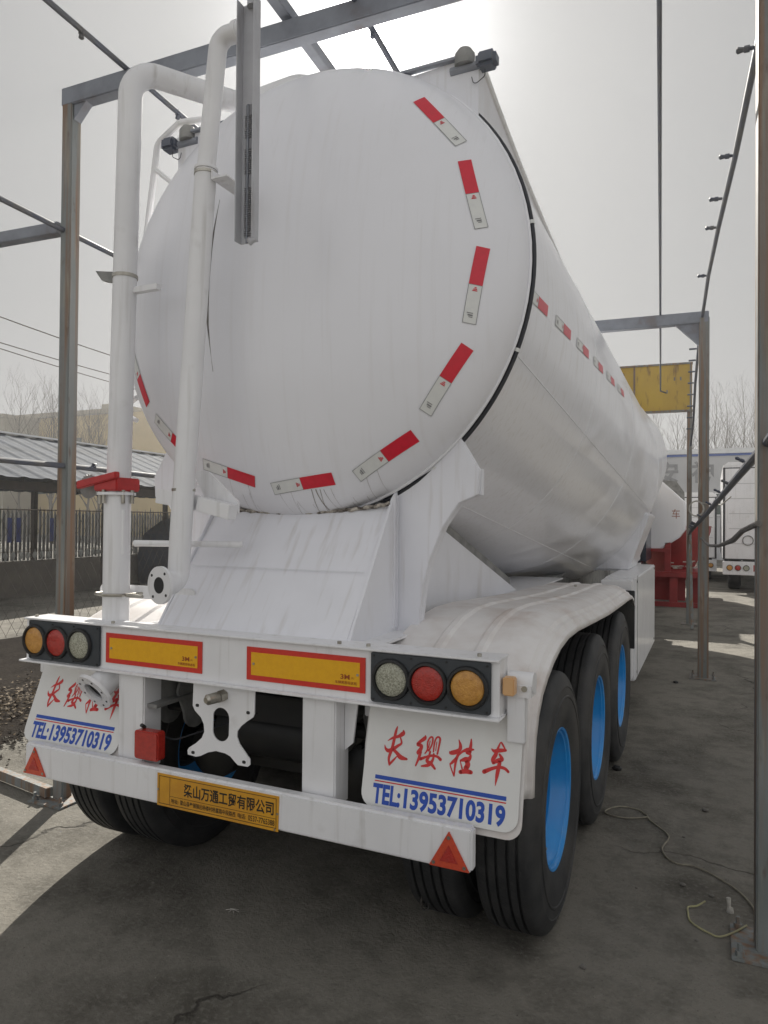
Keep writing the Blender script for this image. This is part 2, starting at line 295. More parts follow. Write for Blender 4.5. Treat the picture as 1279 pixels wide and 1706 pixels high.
# ================================================================ THE GROUND
def ground_material():
    m = bpy.data.materials.new('yard_concrete'); m.use_nodes = True; t = m.node_tree; N = t.nodes; L = t.links; b = N['Principled BSDF']
    tc = N.new('ShaderNodeTexCoord'); P = tc.outputs['Object']
    def noise_(sc, det=6, rg=.6):
        n = N.new('ShaderNodeTexNoise'); n.inputs['Scale'].default_value = sc; n.inputs['Detail'].default_value = det; n.inputs['Roughness'].default_value = rg; L.new(P, n.inputs['Vector']); return n.outputs['Fac']
    def mr(v, a, b_, c, d):
        n = N.new('ShaderNodeMapRange'); n.clamp = True
        for k, x in zip(('From Min', 'From Max', 'To Min', 'To Max'), (a, b_, c, d)): n.inputs[k].default_value = x
        L.new(v, n.inputs['Value']); return n.outputs[0]
    def mixc(f, a, bcol, mode='MIX'):
        n = N.new('ShaderNodeMix'); n.data_type = 'RGBA'; n.blend_type = mode; L.new(f, n.inputs[0])
        if isinstance(a, tuple): n.inputs[6].default_value = (*a, 1)
        else: L.new(a, n.inputs[6])
        if isinstance(bcol, tuple): n.inputs[7].default_value = (*bcol, 1)
        else: L.new(bcol, n.inputs[7])
        return n.outputs[2]
    c = mixc(mr(noise_(.35), .35, .65, 0, 1), (.245,.228,.196), (.200,.188,.163))
    c = mixc(mr(noise_(1.1, 9, .72), .47, .62, 0, .9), c, (.092,.085,.071))
    c = mixc(mr(noise_(7, 7, .7), .48, .70, 0, .65), c, (.110,.102,.086))
    c = mixc(mr(noise_(14, 6, .7), .56, .74, 0, .55), c, (.235,.22,.19))
    c = mixc(mr(noise_(45, 3), .52, .70, 0, .6), c, (.26,.25,.22))
    c = mixc(mr(noise_(90, 2), .60, .75, 0, .6), c, (.06,.056,.05))
    # cracks and slab joints
    wv = N.new('ShaderNodeTexNoise'); wv.inputs['Scale'].default_value = 1.6; wv.inputs['Detail'].default_value = 8; L.new(P, wv.inputs['Vector'])
    add = N.new('ShaderNodeVectorMath'); add.operation = 'MULTIPLY_ADD'; L.new(wv.outputs['Color'], add.inputs[0]); add.inputs[1].default_value = (.9,.9,0); L.new(P, add.inputs[2])
    vo = N.new('ShaderNodeTexVoronoi'); vo.feature = 'DISTANCE_TO_EDGE'; vo.inputs['Scale'].default_value = .33; L.new(add.outputs[0], vo.inputs['Vector'])
    crack = mr(vo.outputs['Distance'], .0008, .0042, 1, 0)
    msk = mr(noise_(.5, 3), .46, .56, 0, .8); mm = N.new('ShaderNodeMath'); mm.operation = 'MULTIPLY'; L.new(crack, mm.inputs[0]); L.new(msk, mm.inputs[1])
    c = mixc(mm.outputs[0], c, (.045,.04,.035))
    L.new(c, b.inputs['Base Color']); b.inputs['Roughness'].default_value = .9; b.inputs['Specular IOR Level'].default_value = .25
    nb = N.new('ShaderNodeMath'); nb.operation = 'SUBTRACT'; L.new(noise_(38, 8, .75), nb.inputs[0]); L.new(mm.outputs[0], nb.inputs[1])
    bp = N.new('ShaderNodeBump'); bp.inputs['Strength'].default_value = .6; bp.inputs['Distance'].default_value = .03; L.new(nb.outputs[0], bp.inputs['Height']); L.new(bp.outputs[0], b.inputs['Normal'])
    return m
yard = ground_material()
g = MB(); g.add([(-400,-400,0),(400,-400,0),(400,600,0),(-400,600,0)], [(0,1,2,3)])
tag(g.build('ground', yard, smooth=0), 'grey cracked concrete yard under the trailer', 'ground', kind='structure')
GX, GY = Vector((.9982, .06, 0)), Vector((-.06, .9982, 0))      # directions of the yard's frames
def yard_pt(x, s, z): return Vector((x-.06*s, s, z))              # x at s=0 along the yard direction
# soil strip along the shed, shade painted in as its dark colour
shaded_earth = mat('shade_dark_earth', (.034,.029,.025), (.020,.017,.015), .95, scale=3, lo=.35, hi=.65, bump=.8, bscale=25, spec=.02, streak=[((.08,.07,.055), 18, (1,1,1), .62, .75, .6)])
gv = mat('gravel', (.16,.145,.12), (.07,.06,.05), .95, scale=30, lo=.4, hi=.6, bump=1, bscale=60)
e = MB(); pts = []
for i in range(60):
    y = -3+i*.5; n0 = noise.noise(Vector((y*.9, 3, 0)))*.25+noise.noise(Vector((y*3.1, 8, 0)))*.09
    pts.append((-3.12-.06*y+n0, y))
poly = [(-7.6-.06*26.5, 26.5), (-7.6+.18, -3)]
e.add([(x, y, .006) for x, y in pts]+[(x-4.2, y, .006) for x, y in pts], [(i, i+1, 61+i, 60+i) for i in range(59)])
tag(e.build('shaded_earth_strip', shaded_earth, smooth=0), 'bare soil strip beside the concrete, painted dark for shade', 'shaded_earth', kind='structure')
# crumbled concrete edge and litter (uncountable)
random.seed(3); rb = MB()
def pebble(mb, x, y, s, z=.006):
    pts = [Vector((random.uniform(.6,1)*s*dx, random.uniform(.6,1)*s*dy, random.uniform(.4,.9)*s*dz)) for dx, dy, dz in ((1,0,0),(0,1,0),(-1,0,0),(0,-1,0),(0,0,1),(0,0,-.5))]
    a = random.uniform(0, 6.3); pts = [Vector((p.x*math.cos(a)-p.y*math.sin(a)+x, p.x*math.sin(a)+p.y*math.cos(a)+y, p.z+z+s*.2)) for p in pts]
    mb.add(pts, [(0,1,4),(1,2,4),(2,3,4),(3,0,4),(1,0,5),(2,1,5),(3,2,5),(0,3,5)])
for i in range(2600):
    y = random.uniform(-1.5, 9); x = -3.08-.06*y+random.gauss(0, .13)
    pebble(rb, x, y, random.choice((.006,.008,.011,.016,.025)))
for i in range(700):
    a = random.uniform(0, 1); x = -2.75-.9*a+random.gauss(0,.10); y = .05+1.6*a+random.gauss(0,.10)
    pebble(rb, x, y, random.choice((.004,.006,.009,.014)), 0)
tag(rb.build('gravel', gv, smooth=0), 'loose gravel and crumbs along the broken concrete edge', 'gravel', kind='stuff')
lf = mat('leaf_litter', (.16,.12,.075), (.06,.045,.03), .9, scale=12)
l = MB(); random.seed(5)
for i in range(1500):
    y = random.uniform(1.2, 3.6); x = -4.0-.06*y+random.gauss(0, .33); s = random.uniform(.01,.035); a = random.uniform(0, 6.3); z = random.uniform(.01, .06)
    c_, s_ = math.cos(a)*s, math.sin(a)*s; l.add([(x+c_, y+s_, z+random.uniform(0,.02)), (x-s_*.5, y+c_*.5, z), (x-c_, y-s_, z+random.uniform(0,.02)), (x+s_*.5, y-c_*.5, z)], [(0,1,2,3)])
tag(l.build('leaf_litter', lf, smooth=0), 'brown leaf litter heaped on the soil strip painted dark for shade', 'litter', kind='stuff')
grit = MB(); random.seed(9)
for i in range(1100):
    pebble(grit, random.uniform(-2.6, 2.2), random.uniform(-1.6, 2.2), random.choice((.0015,.002,.003,.004)), 0)
tag(grit.build('grit', gv, smooth=0), 'fine grit scattered over the concrete behind the trailer', 'grit', kind='stuff')

fl_ = MB(); random.seed(31)
for i in range(420):
    pebble(fl_, random.uniform(-2.6, 2.3), random.uniform(-1.7, 6), random.choice((.0012,.0018,.0026,.004)), 0)
tag(fl_.build('pale_flecks', mat('pale_fleck', (.38,.36,.32), (.25,.24,.21), .8, scale=30), smooth=0), 'pale flecks and paint chips scattered over the concrete', 'flecks', kind='stuff')

# ================================================================ THE TANK TRAILER
T = tag(empty('tank_trailer', (0, 0, -.055)), 'white bulk powder tank trailer seen from behind, with blue wheels', 'trailer')
def P(mb, name, m, parent=None, **k): return mb.build(name, m, parent or T, **k)
Y0, R0, ZC0, TILT, HD = .6, 1.07, 2.84, .07, .35
YM, RM, ZCM = 5.6, 1.265, 2.305
def station(y):
    """centre height, radius, tilt of the V-shaped tank at y"""
    t = (y-Y0)/(YM-Y0)
    if t <= 1: k = t
    else: k = max(0, 2-t)
    k2 = 1-math.sqrt((1-k)**2+.0025) if k > .5 else k        # soften the knee
    k2 = min(k2, 1)
    return ZC0+(ZCM-ZC0)*k2, R0+(RM-R0)*k2, TILT*(1-min(t, 2))
def tank_pt(y, a, off=0):
    zc, r, ti = station(y); r += off
    return Vector((r*math.cos(a), y+r*math.sin(a)*math.sin(ti), zc+r*math.sin(a)*math.cos(ti)))
def head_pt(r, a, off=0):
    d = HD*math.sqrt(max(0, 1-(r/R0)**2)); n = Vector((r/R0**2*math.cos(a), -d/HD**2 if d > .02 else -.6, r/R0**2*math.sin(a))).normalized()
    v = Vector((r*math.cos(a), -d, r*math.sin(a)))+n*off
    c, s = math.cos(TILT), math.sin(TILT); return Vector((v.x, Y0+v.y*c+v.z*s, ZC0-v.y*s+v.z*c))
NA = 96
b = MB(); ys = [Y0+i*(10.6-Y0)/60 for i in range(61)]
v = [tank_pt(y, 2*math.pi*k/NA) for y in ys for k in range(NA)]
b.add(v, [(i*NA+k, i*NA+(k+1) % NA, (i+1)*NA+(k+1) % NA, (i+1)*NA+k) for i in range(60) for k in range(NA)])
fr = [(R0*math.cos(q), .35*math.sin(q)) for q in [i*math.pi/16 for i in range(9)]]
b.add([Vector((r*math.cos(2*math.pi*k/NA), 10.6+h, ZC0+r*math.sin(2*math.pi*k/NA))) for r, h in fr for k in range(NA)],
      [(i*NA+k, i*NA+(k+1) % NA, (i+1)*NA+(k+1) % NA, (i+1)*NA+k) for i in range(8) for k in range(NA)])
tank = P(b, 'tank_body', tankw, smooth=30)
hd = MB(); rs = [R0*math.sin(i*math.pi/2/24) for i in range(1, 25)]
v = [head_pt(0, 0)]+[head_pt(r, 2*math.pi*k/NA) for r in rs for k in range(NA)]
f = [(0, 1+k, 1+(k+1) % NA) for k in range(NA)]+[(1+i*NA+k, 1+(i+1)*NA+k, 1+(i+1)*NA+(k+1) % NA, 1+i*NA+(k+1) % NA) for i in range(23) for k in range(NA)]
head = P(hd.add(v, f), 'tank_head', headw, smooth=40)
wl = MB(); wl.tube([tank_pt(Y0, 2*math.pi*k/80, .002) for k in range(80)], .008, 8, closed=True)
wl.build('weld_seam', tankw, head)
for yw in (2.1, 3.7, 5.55, 7.2):
    w = MB(); w.tube([tank_pt(yw, 2*math.pi*k/80, -.001) for k in range(80)], .004, 6, closed=True); w.build('weld_seam', tankw, tank)
for a_ in (-58, -20):
    w = MB(); w.tube([tank_pt(.65+k*.3, R(a_), -.0012) for k in range(16)], .003, 6); w.build('weld_seam', tankw, tank)
# thin dark line in the left of the head
w = MB(); cr = [(-.305,.36),(-.317,.212),(-.324,.07),(-.327,-.057),(-.323,-.221),(-.296,-.438)]
w.tube([head_pt(math.hypot(x+.016, z), math.atan2(z, x+.016), .0) for x, z in cr], [.001,.004,.006,.007,.005,.001], 6); w.build('head_line', mat('dark_head_line', (.10,.09,.085), (.28,.26,.24), .6, scale=9), head)
dirt = mat('dirt_runs', (.13,.115,.10), (.42,.39,.36), .7, scale=30, lo=.35, hi=.65)
random.seed(21); w = MB()
for (x0, z0, z1, wd) in [(.165,-.955,-1.06,.004),(.185,-.955,-1.06,.006),(.205,-.955,-1.055,.003),(.222,-.955,-1.05,.002),(.06,-.94,-1.06,.0015),(.255,-.95,-1.03,.0015),(.42,-.90,-.99,.0016),(.47,-.86,-.96,.0016),(-.16,-.93,-1.05,.0015),(-.26,-.88,-1.0,.0015),(.0,-.96,-1.06,.0012)]+[(random.uniform(-.35,.5),-1.0+random.uniform(-.02,.05),-1.07,.0012) for _ in range(14)]:
    dx = (random.random()-.3)*.06; n_ = 8; pts_ = [(x0+dx*(i/n_)**1.5, z0+(z1-z0)*i/n_) for i in range(n_+1)]; vs = []
    for i, (x, z) in enumerate(pts_):
        h_ = wd*(1-.6*i/n_)/2
        for sx in (-h_, h_):
            r_ = min(math.hypot(x+sx, z), R0*.9995); vs.append(head_pt(r_, math.atan2(z, x+sx), .0012))
    w.add(vs, [(2*i, 2*i+1, 2*i+3, 2*i+2) for i in range(n_)])
o_ = w.build('dirt_runs', dirt, head, smooth=0); o_['kind'] = 'stuff'
# black hose round the rim of the head
w = MB(); w.tube([tank_pt(Y0+.02, R(-66+i*140/60), .012) for i in range(61)], .0105, 8); hose = P(w, 'edge_hose', hosem)
for a_ in (-52, -20, 9):
    w = MB(); p = tank_pt(Y0+.02, R(a_), .012); q = tank_pt(Y0+.02, R(a_+.8), .012); w.tube([p, q], .0135, 8); w.build('hose_clip', silst, hose)

# conspicuity stickers
def patch(mb, fn, u0, u1, v0, v1, nu=8, nv=2):
    n = len(mb.v); vs = [fn(u0+(u1-u0)*i/nu, v0+(v1-v0)*j/nv) for j in range(nv+1) for i in range(nu+1)]
    mb.add(vs, [(j*(nu+1)+i, j*(nu+1)+i+1, (j+1)*(nu+1)+i+1, (j+1)*(nu+1)+i) for j in range(nv) for i in range(nu)])
def sticker(fn, parent, L_=.155, H_=.05):
    """fn(u, v, off): u along (red end positive), v across"""
    s = MB(); patch(s, lambda u, v: fn(u, v, .0016), -L_, L_, -H_/2, H_/2); o = s.build('reflective_sticker', silst, parent)
    s = MB(); patch(s, lambda u, v: fn(u, v, .0024), .0, L_, -H_/2, H_/2); s.build('red_half', redst, o)
    s = MB()
    for (a0, a1, b0, b1) in ((-L_, .0, -H_/2, -H_/2+.0016), (-L_, .0, H_/2-.0016, H_/2), (-L_, -L_+.0016, -H_/2, H_/2), (-.0016, 0, -H_/2, H_/2)):
        patch(s, lambda u, v: fn(u, v, .0028), a0, a1, b0, b1, 4, 1)
    for k, (a0, w_) in enumerate(((-L_+.024, .003), (-L_+.030, .006), (-L_+.040, .003))): patch(s, lambda u, v: fn(u, v, .0028), a0, a0+w_, -.006-.004*k, .008, 1, 1)
    s.build('outline', greyink, o)
    s = MB(); 
    for k in range(3): patch(s, lambda u, v: fn(u, v, .0028), -.026+.006*k, -.022+.006*k, -.008+.003*k, .010-.002*k, 1, 1)
    s.build('red_mark', redst, o)
rr = [.925, .905, .91, .935, .965, .94, .915, .925, .925, .915]
for k in range(10):
    a0 = R(39.4-24.35*k); r0 = rr[k]
    # straight strip tangent to the circle
    def fn(u, v, off, a0=a0, r0=r0):
        x = (r0+v)*math.cos(a0)-u*math.sin(a0); z = (r0+v)*math.sin(a0)+u*math.cos(a0); return head_pt(min(math.hypot(x, z), R0*.999), math.atan2(z, x), off)
    sticker(fn, T)
for k in range(6):
    for s_ in (1, -1):
        y0 = .76+.46*k
        def fn(u, v, off, y0=y0, s_=s_):
            y = y0+u; zc, r, ti = station(y); zt = 2.715+v; a = math.asin(max(-1, min(1, (zt-zc)/r))); p = tank_pt(y, a, off); return Vector((s_*p.x, p.y, p.z))
        sticker(fn, T)

# wing fairings beside the top of the tank, deck, crossbar lamps
def wing(s_):
    m_ = MB(); n = 24; rows = []
    for i in range(n+1):
        y = Y0+.05+i*.25; zc, r, ti = station(y); xw = .83; top = zc+math.sqrt(r*r-xw*xw)+.03+.24*math.exp(-i*.25/1.25)
        arc = []; 
        a0 = math.acos(min(1, xw/r)); a1 = math.asin((top-zc)/r)
        for k in range(7): a = a0+(a1-a0)*k/6; arc.append((math.cos(a)*(r-.004), zc+math.sin(a)*(r-.004)))
        rows.append([Vector((s_*x, y, z)) for x, z in arc]+[Vector((s_*xw*.97, y, top+.012)), Vector((s_*xw, y, top-.01))])
    L_ = len(rows[0]); v = [q for r_ in rows for q in r_]
    f = [(i*L_+k, i*L_+(k+1) % L_, (i+1)*L_+(k+1) % L_, (i+1)*L_+k) for i in range(n) for k in range(L_)]+[tuple(range(L_)), tuple(n*L_+k for k in range(L_))]
    o = P(m_.add(v, f), 'walkway_fairing', skirtw, smooth=30)
    e_ = MB(); e_.tube([Vector((s_*.825, y, station(y)[0]+math.sqrt(station(y)[1]**2-.6889)+.03+.24*math.exp(-(y-Y0-.05)/1.25))) for y in [Y0+.05+i*.25 for i in range(n+1)]], .02, 8); e_.build('edge_tube', white, o)
wing(1); wing(-1)
dk = MB(); dk.bar((-.80, .64, 3.795), (.80, .64, 3.795), .03, .012); P(dk, 'deck_edge', beamm)  # pale steel colour stands for lens flare on the edge
mh = MB(); mh.lathe([(0,.10),(.12,.095),(.20,.07),(.24,.02),(.25,0)], 24, Matrix.Translation((.22, 1.0, 3.86))); P(mh, 'manhole_lid', white)
for s_ in (1, -1):
    m_ = MB(); m_.cyl((s_*.70, .65, 3.75), (s_*.87, .65, 3.75), .018, 10); o = P(m_, 'lamp_arm', beamm)  # arm coloured pale to stand for lens flare
    m_ = MB(); m_.lathe([(0,.05),(.03,.042),(.045,.02),(.045,-.03),(0,-.03)], 16, Matrix.Translation((s_*.765, .65, 3.79))); P(m_, 'marker_lamp', hangw)
    m_ = MB(); m_.box(s_*.87-.045, s_*.87+.045, .60, .68, 3.72, 3.785); P(m_, 'marker_lamp', mat('flare_blue_grey_lamp', (.06,.075,.11), (.08,.09,.12), .4) if s_ > 0 else bpy.data.materials['flare_blue_grey_lamp'], bevel=.015)  # lens flare painted in: lamp colour paled to blue-grey
    m_ = MB(); m_.tube(bend([(s_*.86,.64,3.73),(s_*.86,.64,3.69),(s_*.81,.64,3.66),(s_*.80,.64,3.70)],.015,4), .002, 5); m_.build('wire', hosem, o)
# left handrail
m_ = MB(); m_.tube(bend([(-1.10,.66,2.95),(-.972,.65,3.79),(-.82,.65,3.87),(-.60,.66,3.85),(-.55,.80,3.80)], .06), .017, 10)
m_.tube([(-.985,.65,3.65),(-.80,.65,3.50)], .013, 8); P(m_, 'handrail', white)
for z in (2.28, 2.40):
    m_ = MB(); m_.tube([(-1.0,.55,z),(-1.16,.60,z+.06-(z-2.28)*.9)], .013, 8); P(m_, 'side_step', white)

# support skirt between tank and chassis
X0, X1 = -.425, .495
top = [(X1+(X0-X1)*i/10) for i in range(11)]; zt_ = lambda x: 1.79+.17*x*x
fr_ = [(X0,.10,1.30),(X1,.10,1.30)]+[(x,.10+.4*(zt_(x)-1.30)/.52,zt_(x)) for x in top]; nf = len(fr_)
m_ = MB(); m_.add(fr_+[(x,y+.02,z) for x,y,z in fr_], [tuple(range(nf)), tuple(reversed(range(nf,2*nf)))]+[(i,(i+1)%nf,nf+(i+1)%nf,nf+i) for i in range(nf)])
sp = P(m_, 'sloping_skirt_panel', skirtw, smooth=0, bevel=.003)
m_ = MB(); m_.bar((X0+.02,.282,1.553),(X1-.02,.282,1.553),.003,.003); m_.build('seam_line', skirtw, sp)
YZ = lambda x: Matrix(((0,0,1,x),(1,0,0,0),(0,1,0,0),(0,0,0,1)))          # local x->y, y->z, z->x
side = [(.102,1.20),(.102,1.30),(.50,1.858),(.62,1.95),(1.08,1.735),(2.68,1.275),(2.68,1.20)]
for x in (X1, X0-.012):
    m_ = MB(); m_.prism(side, .012, YZ(x)); o = P(m_, 'side_skirt_panel', skirtw, smooth=0)
    m_ = MB(); m_.prism([(.95,1.77),(.95,1.86),(2.68,1.36),(2.68,1.275)], .010, YZ(x-.05 if x > 0 else x+.05)); m_.build('web_strip', hangw, o, smooth=0)
    for yy in (.50, .535):
        m_ = MB(); m_.bar((x+(.014 if x > 0 else -.002), yy, 1.30), (x+(.014 if x > 0 else -.002), yy, 1.87), .012, .006); m_.build('corner_strip', skirtw, o)
arm = [(.50,1.25),(.60,1.25),(.612,1.38),(.625,1.48),(.655,1.60),(.715,1.74),(.785,1.84),(.868,1.875),(.875,1.98),(.79,2.12),(.60,1.955),(.50,1.90)]
for s_, dx in ((1, 0), (-1, 0)):
    pl = [(s_*x, z) for x, z in arm]
    m_ = MB(); m_.prism(pl, .03, Matrix.Translation((0,.58,0)) @ XZ); o = P(m_, 'saddle_arm', skirtw, smooth=0, bevel=.003)
    m_ = MB(); cv = arm[1:8]
    v = [(s_*x, y, z) for x, z in cv for y in (.58, .62)]+[(s_*(x-.01), y, z+.012) for x, z in cv for y in (.58, .62)]; n = len(cv)
    m_.add(v, [(2*i, 2*i+1, 2*i+3, 2*i+2) for i in range(n-1)]+[(2*n+2*i, 2*n+2*i+2, 2*n+2*i+3, 2*n+2*i+1) for i in range(n-1)]+[(2*i, 2*i+2, 2*n+2*i+2, 2*n+2*i) for i in range(n-1)])
    m_.box(*sorted((s_*.862, s_*.875)), .58, .62, 1.875, 1.985); m_.build('flange', skirtw, o, smooth=40)
# stained weld where the skirt meets the tank head
m_ = MB(); m_.tube([(X0+(X1-X0)*i/40, .485+.006*math.sin(i*1.9), zt_(X0+(X1-X0)*i/40)+.004+.003*math.sin(i*2.7)) for i in range(41)], [.006+.004*abs(math.sin(i*1.3)) for i in range(41)], 6); P(m_, 'skirt_weld', mat('stained_weld', (.50,.46,.40), (.07,.055,.045), .6, scale=28, lo=.42, hi=.58, bump=.4, bscale=60))

# chassis
for s_ in (1, -1):
    m_ = MB(); m_.box(s_*.42-.06, s_*.42+.06, .02, 10.4, 1.26, 1.275); m_.box(s_*.42-.006, s_*.42+.006, .02, 10.4, .98, 1.26); m_.box(s_*.42-.06, s_*.42+.06, .02, 10.4, .965, .98)
    P(m_, 'chassis_rail', hangw, smooth=0)
m_ = MB(); m_.box(-.60, .60, .012, 3.9, 1.276, 1.286); P(m_, 'chassis_deck', white, smooth=0)
AX = [.785+1.165*k for k in range(3)]; WZ = .586; WR = .531/.55
for y in AX:
    m_ = MB(); m_.bar((-.80,y,WZ),(.80,y,WZ),.14); o = P(m_, 'axle', blackp, bevel=.01)
    for s_ in (1, -1):
        m_ = MB()
        for k in range(4):
            hw = .48-.09*k; m_.tube([(s_*.45, y-hw, .80+.035-k*.016), (s_*.45, y-hw*.5, .80+.008-k*.016), (s_*.45, y, .80-k*.016), (s_*.45, y+hw*.5, .808-k*.016), (s_*.45, y+hw, .835-k*.016)], .012, 6)
        m_.build('leaf_spring', blackp, o)
        m_ = MB(); m_.lathe([(0,-.10),(.11,-.10),(.13,-.08),(.13,.05),(.10,.07),(0,.08)], 18, Matrix.Translation((s_*.40, y-.28, .66)) @ Matrix.Rotation(R(90),4,'X')); m_.build('brake_chamber', blackp, o)
for yh in (.30, 1.50, 2.70, 3.9):
    for x in (-.535, -.39, .40, .53):
        hp = [(-.09,1.10),(-.13,1.0)] + [(-.0+.085*math.cos(R(a)), .90+.085*math.sin(R(a))) for a in range(180, 361, 20)]+[(.13,1.0),(.13,1.10)]
        if yh > 1: hp = [(-.09,.98)]+hp[2:-2]+[(.09,.98)]
        m_ = MB(); m_.prism([(yh+a, z) for a, z in hp], .012, YZ(x)); P(m_, 'spring_hanger', hangw, smooth=40, bevel=.003)
for yh, z0 in ((.20, .95),):
    for xa, xb in ((-.53,-.39),(.40,.53)): m_ = MB(); m_.cyl((xa,yh+.1,.905),(xb,yh+.1,.905),.03,12); P(m_, 'hanger_pin', blackp)
for y_ in (.45, 1.6): m_ = MB(); m_.cyl((-.30,y_,.80),(.30,y_,.80),.12,20); P(m_, 'air_tank', blackp)
m_ = MB(); m_.box(-.36,.36,.30,.36,.88,1.0); P(m_, 'cross_member', blackp, bevel=.004)
m_ = MB(); m_.tube(bend([(-.40,.04,.86),(-.30,.06,.83),(-.15,.2,.88),(.0,.35,.93)],.05,4), .004, 6); P(m_, 'lamp_wire', hosem)

# wheels
def tyre_mesh(sg):
    h = []; 
    for r, z in ((.292,-.09),(.30,-.11),(.335,-.124),(.39,-.132),(.430,-.131),(.434,-.1345),(.440,-.1345),(.444,-.130),(.478,-.127),(.481,-.1295),(.487,-.1285),(.50,-.122),(.528,-.112),(.542,-.101),(.548,-.088)): h.append((r, z))
    for gz in (-.060,-.022,.022,.060): h += [(.550, gz-.0065), (.536, gz-.004), (.536, gz+.004), (.550, gz+.0065)]
    h += [(r, -z) for r, z in reversed([(.292,-.09),(.30,-.11),(.335,-.124),(.39,-.132),(.430,-.131),(.434,-.1345),(.440,-.1345),(.444,-.130),(.478,-.127),(.481,-.1295),(.487,-.1285),(.50,-.122),(.528,-.112),(.542,-.101),(.548,-.088)])]
    mb = MB(); mb.lathe(h, 96, Matrix.Rotation(R(90)*sg, 4, 'Y'), close=True)
    me = mb.build('tyre', rubber, smooth=28); return me
def sip_mesh(): pass
def wheel(x, y, sg, deep):
    w_ = empty('wheel', (x, y, WZ)); w_.parent = T; w_.scale = (WR,)*3
    M_ = Matrix.Rotation(R(90)*sg, 4, 'Y')
    t_ = tyre_mesh(sg); t_.parent = w_
    r_ = MB(); 
    prof = [(.286,-.105),(.298,-.108),(.304,-.100),(.300,-.09),(.262,-.06),(.255,.0),(.265,.06),(.300,.09),(.306,.104),(.300,.112),(.290,.108),(.286,.098),(.278,.094),(.274,.075),(.262,.062),(.258,.032),(.250,.024),(.249,-.02),(.244,-.038),(.235,-.06),(.19,-.072),(.15,-.070),(.148,-.08),(.19,-.085),(.24,-.075),(.250,-.05)]
    r_.lathe(prof, 64, M_, close=True); r_.build('rim', hubblue, w_, smooth=40)
    h_ = MB(); h_.lathe([(0,.035),(.06,.035),(.075,.02),(.085,-.04),(.15,-.055),(.165,-.07),(0,-.075)], 32, M_)
    for k in range(10):
        a = 2*math.pi*k/10; h_.tube([M_ @ Vector((.125*math.cos(a), .125*math.sin(a), -.06)), M_ @ Vector((.125*math.cos(a), .125*math.sin(a), -.015))], .012, 6)
    h_.build('hub', hubs, w_, smooth=30)
    v_ = MB(); v_.tube([M_ @ Vector((.238, 0, -.05)), M_ @ Vector((.244, .0, .03)), M_ @ Vector((.236, .0, .06))], .006, 6); v_.build('valve_stem', steel, w_)
    return w_
wo_ = wheel(1.058, AX[0], 1, True)
wl_ = wheel(-1.058, AX[0], -1, True)
for k, y in enumerate(AX):
    for src, s_ in ((wo_, 1), (wl_, -1)):
        if k: c = copy_tree(src, T); c.location = (s_*1.058, y, WZ)
        c = copy_tree(wl_ if s_ > 0 else wo_, T); c.location = (s_*.755, y, WZ)

# mudguards
def guard(s_):
    path = [(.10,.80),(.108,.92),(.135,1.03),(.19,1.125),(.275,1.205),(.38,1.255),(.50,1.300),(.65,1.336),(.85,1.356),(1.1,1.355),(1.6,1.33),(2.2,1.302),(2.8,1.288),(3.4,1.278),(3.65,1.262),(3.80,1.225),(3.90,1.15)]
    # refine
    pp = []
    for i in range(len(path)-1):
        for k in range(3): t = k/3; pp.append((path[i][0]*(1-t)+path[i+1][0]*t, path[i][1]*(1-t)+path[i+1][1]*t))
    pp.append(path[-1])
    cs = [(.57,-.012),(.575,0),(.74,0),(.755,.010),(.775,.010),(.79,0),(.91,0),(.925,.010),(.945,.010),(.96,0),(1.045,0),(1.085,-.010),(1.115,-.026),(1.130,-.030),(1.142,-.047),(1.157,-.052),(1.170,-.072),(1.186,-.080),(1.190,-.10)]
    v = []
    for i, (y, z) in enumerate(pp):
        a = pp[max(0, i-1)]; c_ = pp[min(len(pp)-1, i+1)]; d = Vector((c_[0]-a[0], c_[1]-a[1])).normalized(); n = Vector((-d.y, d.x))
        for x, o in cs: v.append((s_*x-(.06 if s_ < 0 else 0), y+n.x*o, z+n.y*o))
    L_ = len(cs); m_ = MB(); m_.add(v, [(i*L_+k, i*L_+k+1, (i+1)*L_+k+1, (i+1)*L_+k) for i in range(len(pp)-1) for k in range(L_-1)])
    o = P(m_, 'mudguard', guardw, smooth=25); md = o.modifiers.new('thick', 'SOLIDIFY'); md.thickness = .006; md.offset = 0
    pieces('bolt', steel, o, [lambda q, y=y: q.cyl((s_*.84, y, z_), (s_*.84, y, z_+.016), .010, 8) for y, z_ in ((1.35,1.342), (2.2,1.300), (3.1,1.280))])
    m_ = MB(); m_.box(*sorted((s_*.52, s_*1.18)), 3.93, 3.945, .72, 1.20); P(m_, 'front_mudflap', rubber, bevel=.004)
guard(1); guard(-1)

